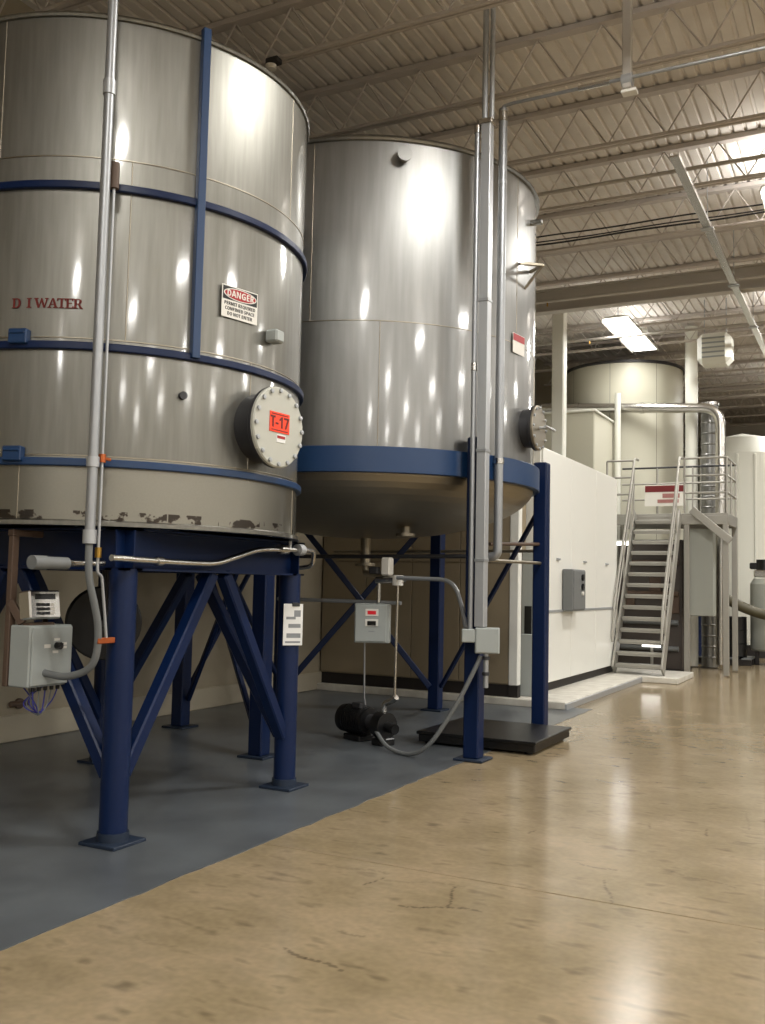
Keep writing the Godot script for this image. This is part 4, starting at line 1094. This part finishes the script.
	# unit heater below the roof
	t = thing("unit_heater", "pale round-cornered unit heater hanging below the roof", "heater", Vector3(-2.70, 5.88, -19.0))
	st = new_st(); box_at(st, Vector3(0, 0.30, 0), Vector3(0.62, 0.60, 0.55), 0.10); obj("casing", st, M.far_white, t)
	for k in 5:
		st = new_st(); box_at(st, Vector3(0, 0.12 + 0.09 * k, 0.28), Vector3(0.42, 0.03, 0.02), 0.004); obj("louver", st, M.grey_enclosure, t)
	for x in [-0.2, 0.2]:
		st = new_st(); add_tube(st, [Vector3(x, 0.58, 0), Vector3(x, 1.30, 0)], 0.012, 6); obj("hanger", st, M.galvanised, t)
	# galvanised tray running along the aisle below the joists
	t = thing("cable_tray", "bright galvanised tray running below the roof joists along the aisle", "cable tray")
	for q in [[-10.4, -12.7], [-12.72, -15.3], [-15.32, -17.9], [-17.92, -20.5]]:
		st = new_st(); span(st, Vector3(-1.945, 6.28, q[1]), Vector3(-1.855, 6.30, q[0]), 0.004); span(st, Vector3(-1.95, 6.28, q[1]), Vector3(-1.94, 6.33, q[0])); span(st, Vector3(-1.86, 6.28, q[1]), Vector3(-1.85, 6.33, q[0])); obj("tray_length", st, M.pipe_steel, t)
	for z in [-12.71, -15.31, -17.91]:
		st = new_st(); span(st, Vector3(-1.98, 6.265, z - 0.05), Vector3(-1.82, 6.28, z + 0.05)); obj("splice_plate", st, M.galvanised, t)
		st = new_st(); add_tube(st, [Vector3(-1.9, 6.30, z), Vector3(-1.9, 7.2, z)], 0.007, 6); obj("hanger", st, M.galvanised, t)
	# cables slung across below the joists
	i = 0
	for q in [[-13.0, 6.61, 0.012, "dark cable slung below the roof behind the dished tank, nearest of the bundle"], [-13.12, 6.58, 0.010, "dark cable slung below the roof behind the dished tank, middle of the bundle"], [-13.3, 6.61, 0.014, "dark cable slung below the roof behind the dished tank, farthest of the bundle"]]:
		var pts := []
		for k in 13: pts.append(Vector3(-6.8 + k * 0.55, q[1] + 0.008 * sin(k * 1.7 + i), q[0]))
		st = new_st(); add_tube(st, spline(pts, 4), q[2], 8)
		tag(obj("roof_cable", st, M.dark_grey), q[3], "cable", "cables below the roof")
		i += 1
	# sprinkler mains along x
	i = 0
	for q in [[-11.4, 6.55, 0.025], [-15.72, 6.50, 0.028], [-18.45, 6.48, 0.028], [-24.6, 6.50, 0.03]]:
		t = thing("sprinkler_pipe", ["thin pale sprinkler pipe below the roof just past the dished tank", "pale sprinkler pipe below the roof over the white enclosure", "pale sprinkler pipe below the roof over the staircase", "pale sprinkler pipe below the roof beyond the silo"][i], "pipe", Vector3(0, q[1], q[0]), 0.0, "sprinkler pipes below the roof")
		st = new_st(); add_tube(st, [Vector3(-7.3, 0, 0), Vector3(15, 0, 0)], q[2], 10); obj("pipe", st, M.girder_paint, t)
		for k in 6:
			st = new_st(); add_tube(st, [Vector3(-5.0 + 3.0 * k, -q[2] - 0.06, 0), Vector3(-5.0 + 3.0 * k, -q[2] + 0.005, 0)], 0.015, 8); obj("sprinkler_head", st, M.brass, t)
		i += 1
	# small device on the joist above the first tank
	t = thing("motion_sensor", "small dark sensor with white face on a roof joist above the tanks", "sensor", Vector3(-5.15, 6.53, -7.42))
	st = new_st(); box_at(st, Vector3(0.03, 0.07, 0), Vector3(0.14, 0.06, 0.10), 0.01); obj("bracket", st, M.dark_grey, t)
	st = new_st(); add_lathe(st, [Vector2(0.0, -0.01), Vector2(0.05, 0.0), Vector2(0.055, 0.04)], 20); obj("lens", st, M.white_plastic, t)

# ---------------------------------------------------------------- scene
func _ready() -> void:
	var cam := Camera3D.new()
	cam.name = "camera"
	add_child(cam)
	cam.fov = rad_to_deg(2.0 * atan(512.0 / 960.0))
	cam.near = 0.05; cam.far = 200.0
	cam.position = Vector3(0, 1.6, 0)
	cam.basis = Basis(Vector3.UP, deg_to_rad(27.3)) * Basis(Vector3.RIGHT, deg_to_rad(4.2)) * Basis(Vector3.BACK, deg_to_rad(1.25))
	cam.current = true
	var we := WorldEnvironment.new()
	we.name = "environment"
	var env := Environment.new()
	env.background_mode = Environment.BG_COLOR
	env.background_color = Color(0.02, 0.02, 0.02)
	env.tonemap_mode = Environment.TONE_MAPPER_LINEAR
	env.tonemap_exposure = 0.96
	env.sdfgi_enabled = true; env.ssao_enabled = true; env.ssil_enabled = true
	we.environment = env
	add_child(we)
	make_materials()
	# rows of high-bay fixtures, where their images stand in the tanks and on the floor
	high_bay(Vector3(-4.29, 6.58, -18.95), "lit twin high-bay fixture hanging in view above the white enclosure", 0.4, [-0.72, 0.72])
	var zs := [-25.4, -19.2, -12.9, -6.5, -0.4, 5.5, 11.8]
	for i in zs.size():
		high_bay(Vector3(-0.95, 6.5, zs[i]), "lit high-bay fixture in the row above the aisle edge, number %s from the far end" % ["one", "two", "three", "four", "five", "six", "seven"][i])
	i_rows()
	build_shell()
	build_tank_one()
	build_stand_one()
	build_tank_two()
	build_stand_two()
	build_pipes()
	build_enclosures()
	build_far()

func i_rows() -> void:
	var zs := [-21.0, -14.8, -8.6, -2.9, 3.1, 9.1]
	for r in 3:
		for i in zs.size():
			high_bay(Vector3([5.2, 10.4, 15.6][r], 6.5, zs[i]), "lit high-bay fixture over the %s aisle, %s from the far end" % [["second", "third", "fourth"][r], ["first", "second", "third", "fourth", "fifth", "sixth"][i]])
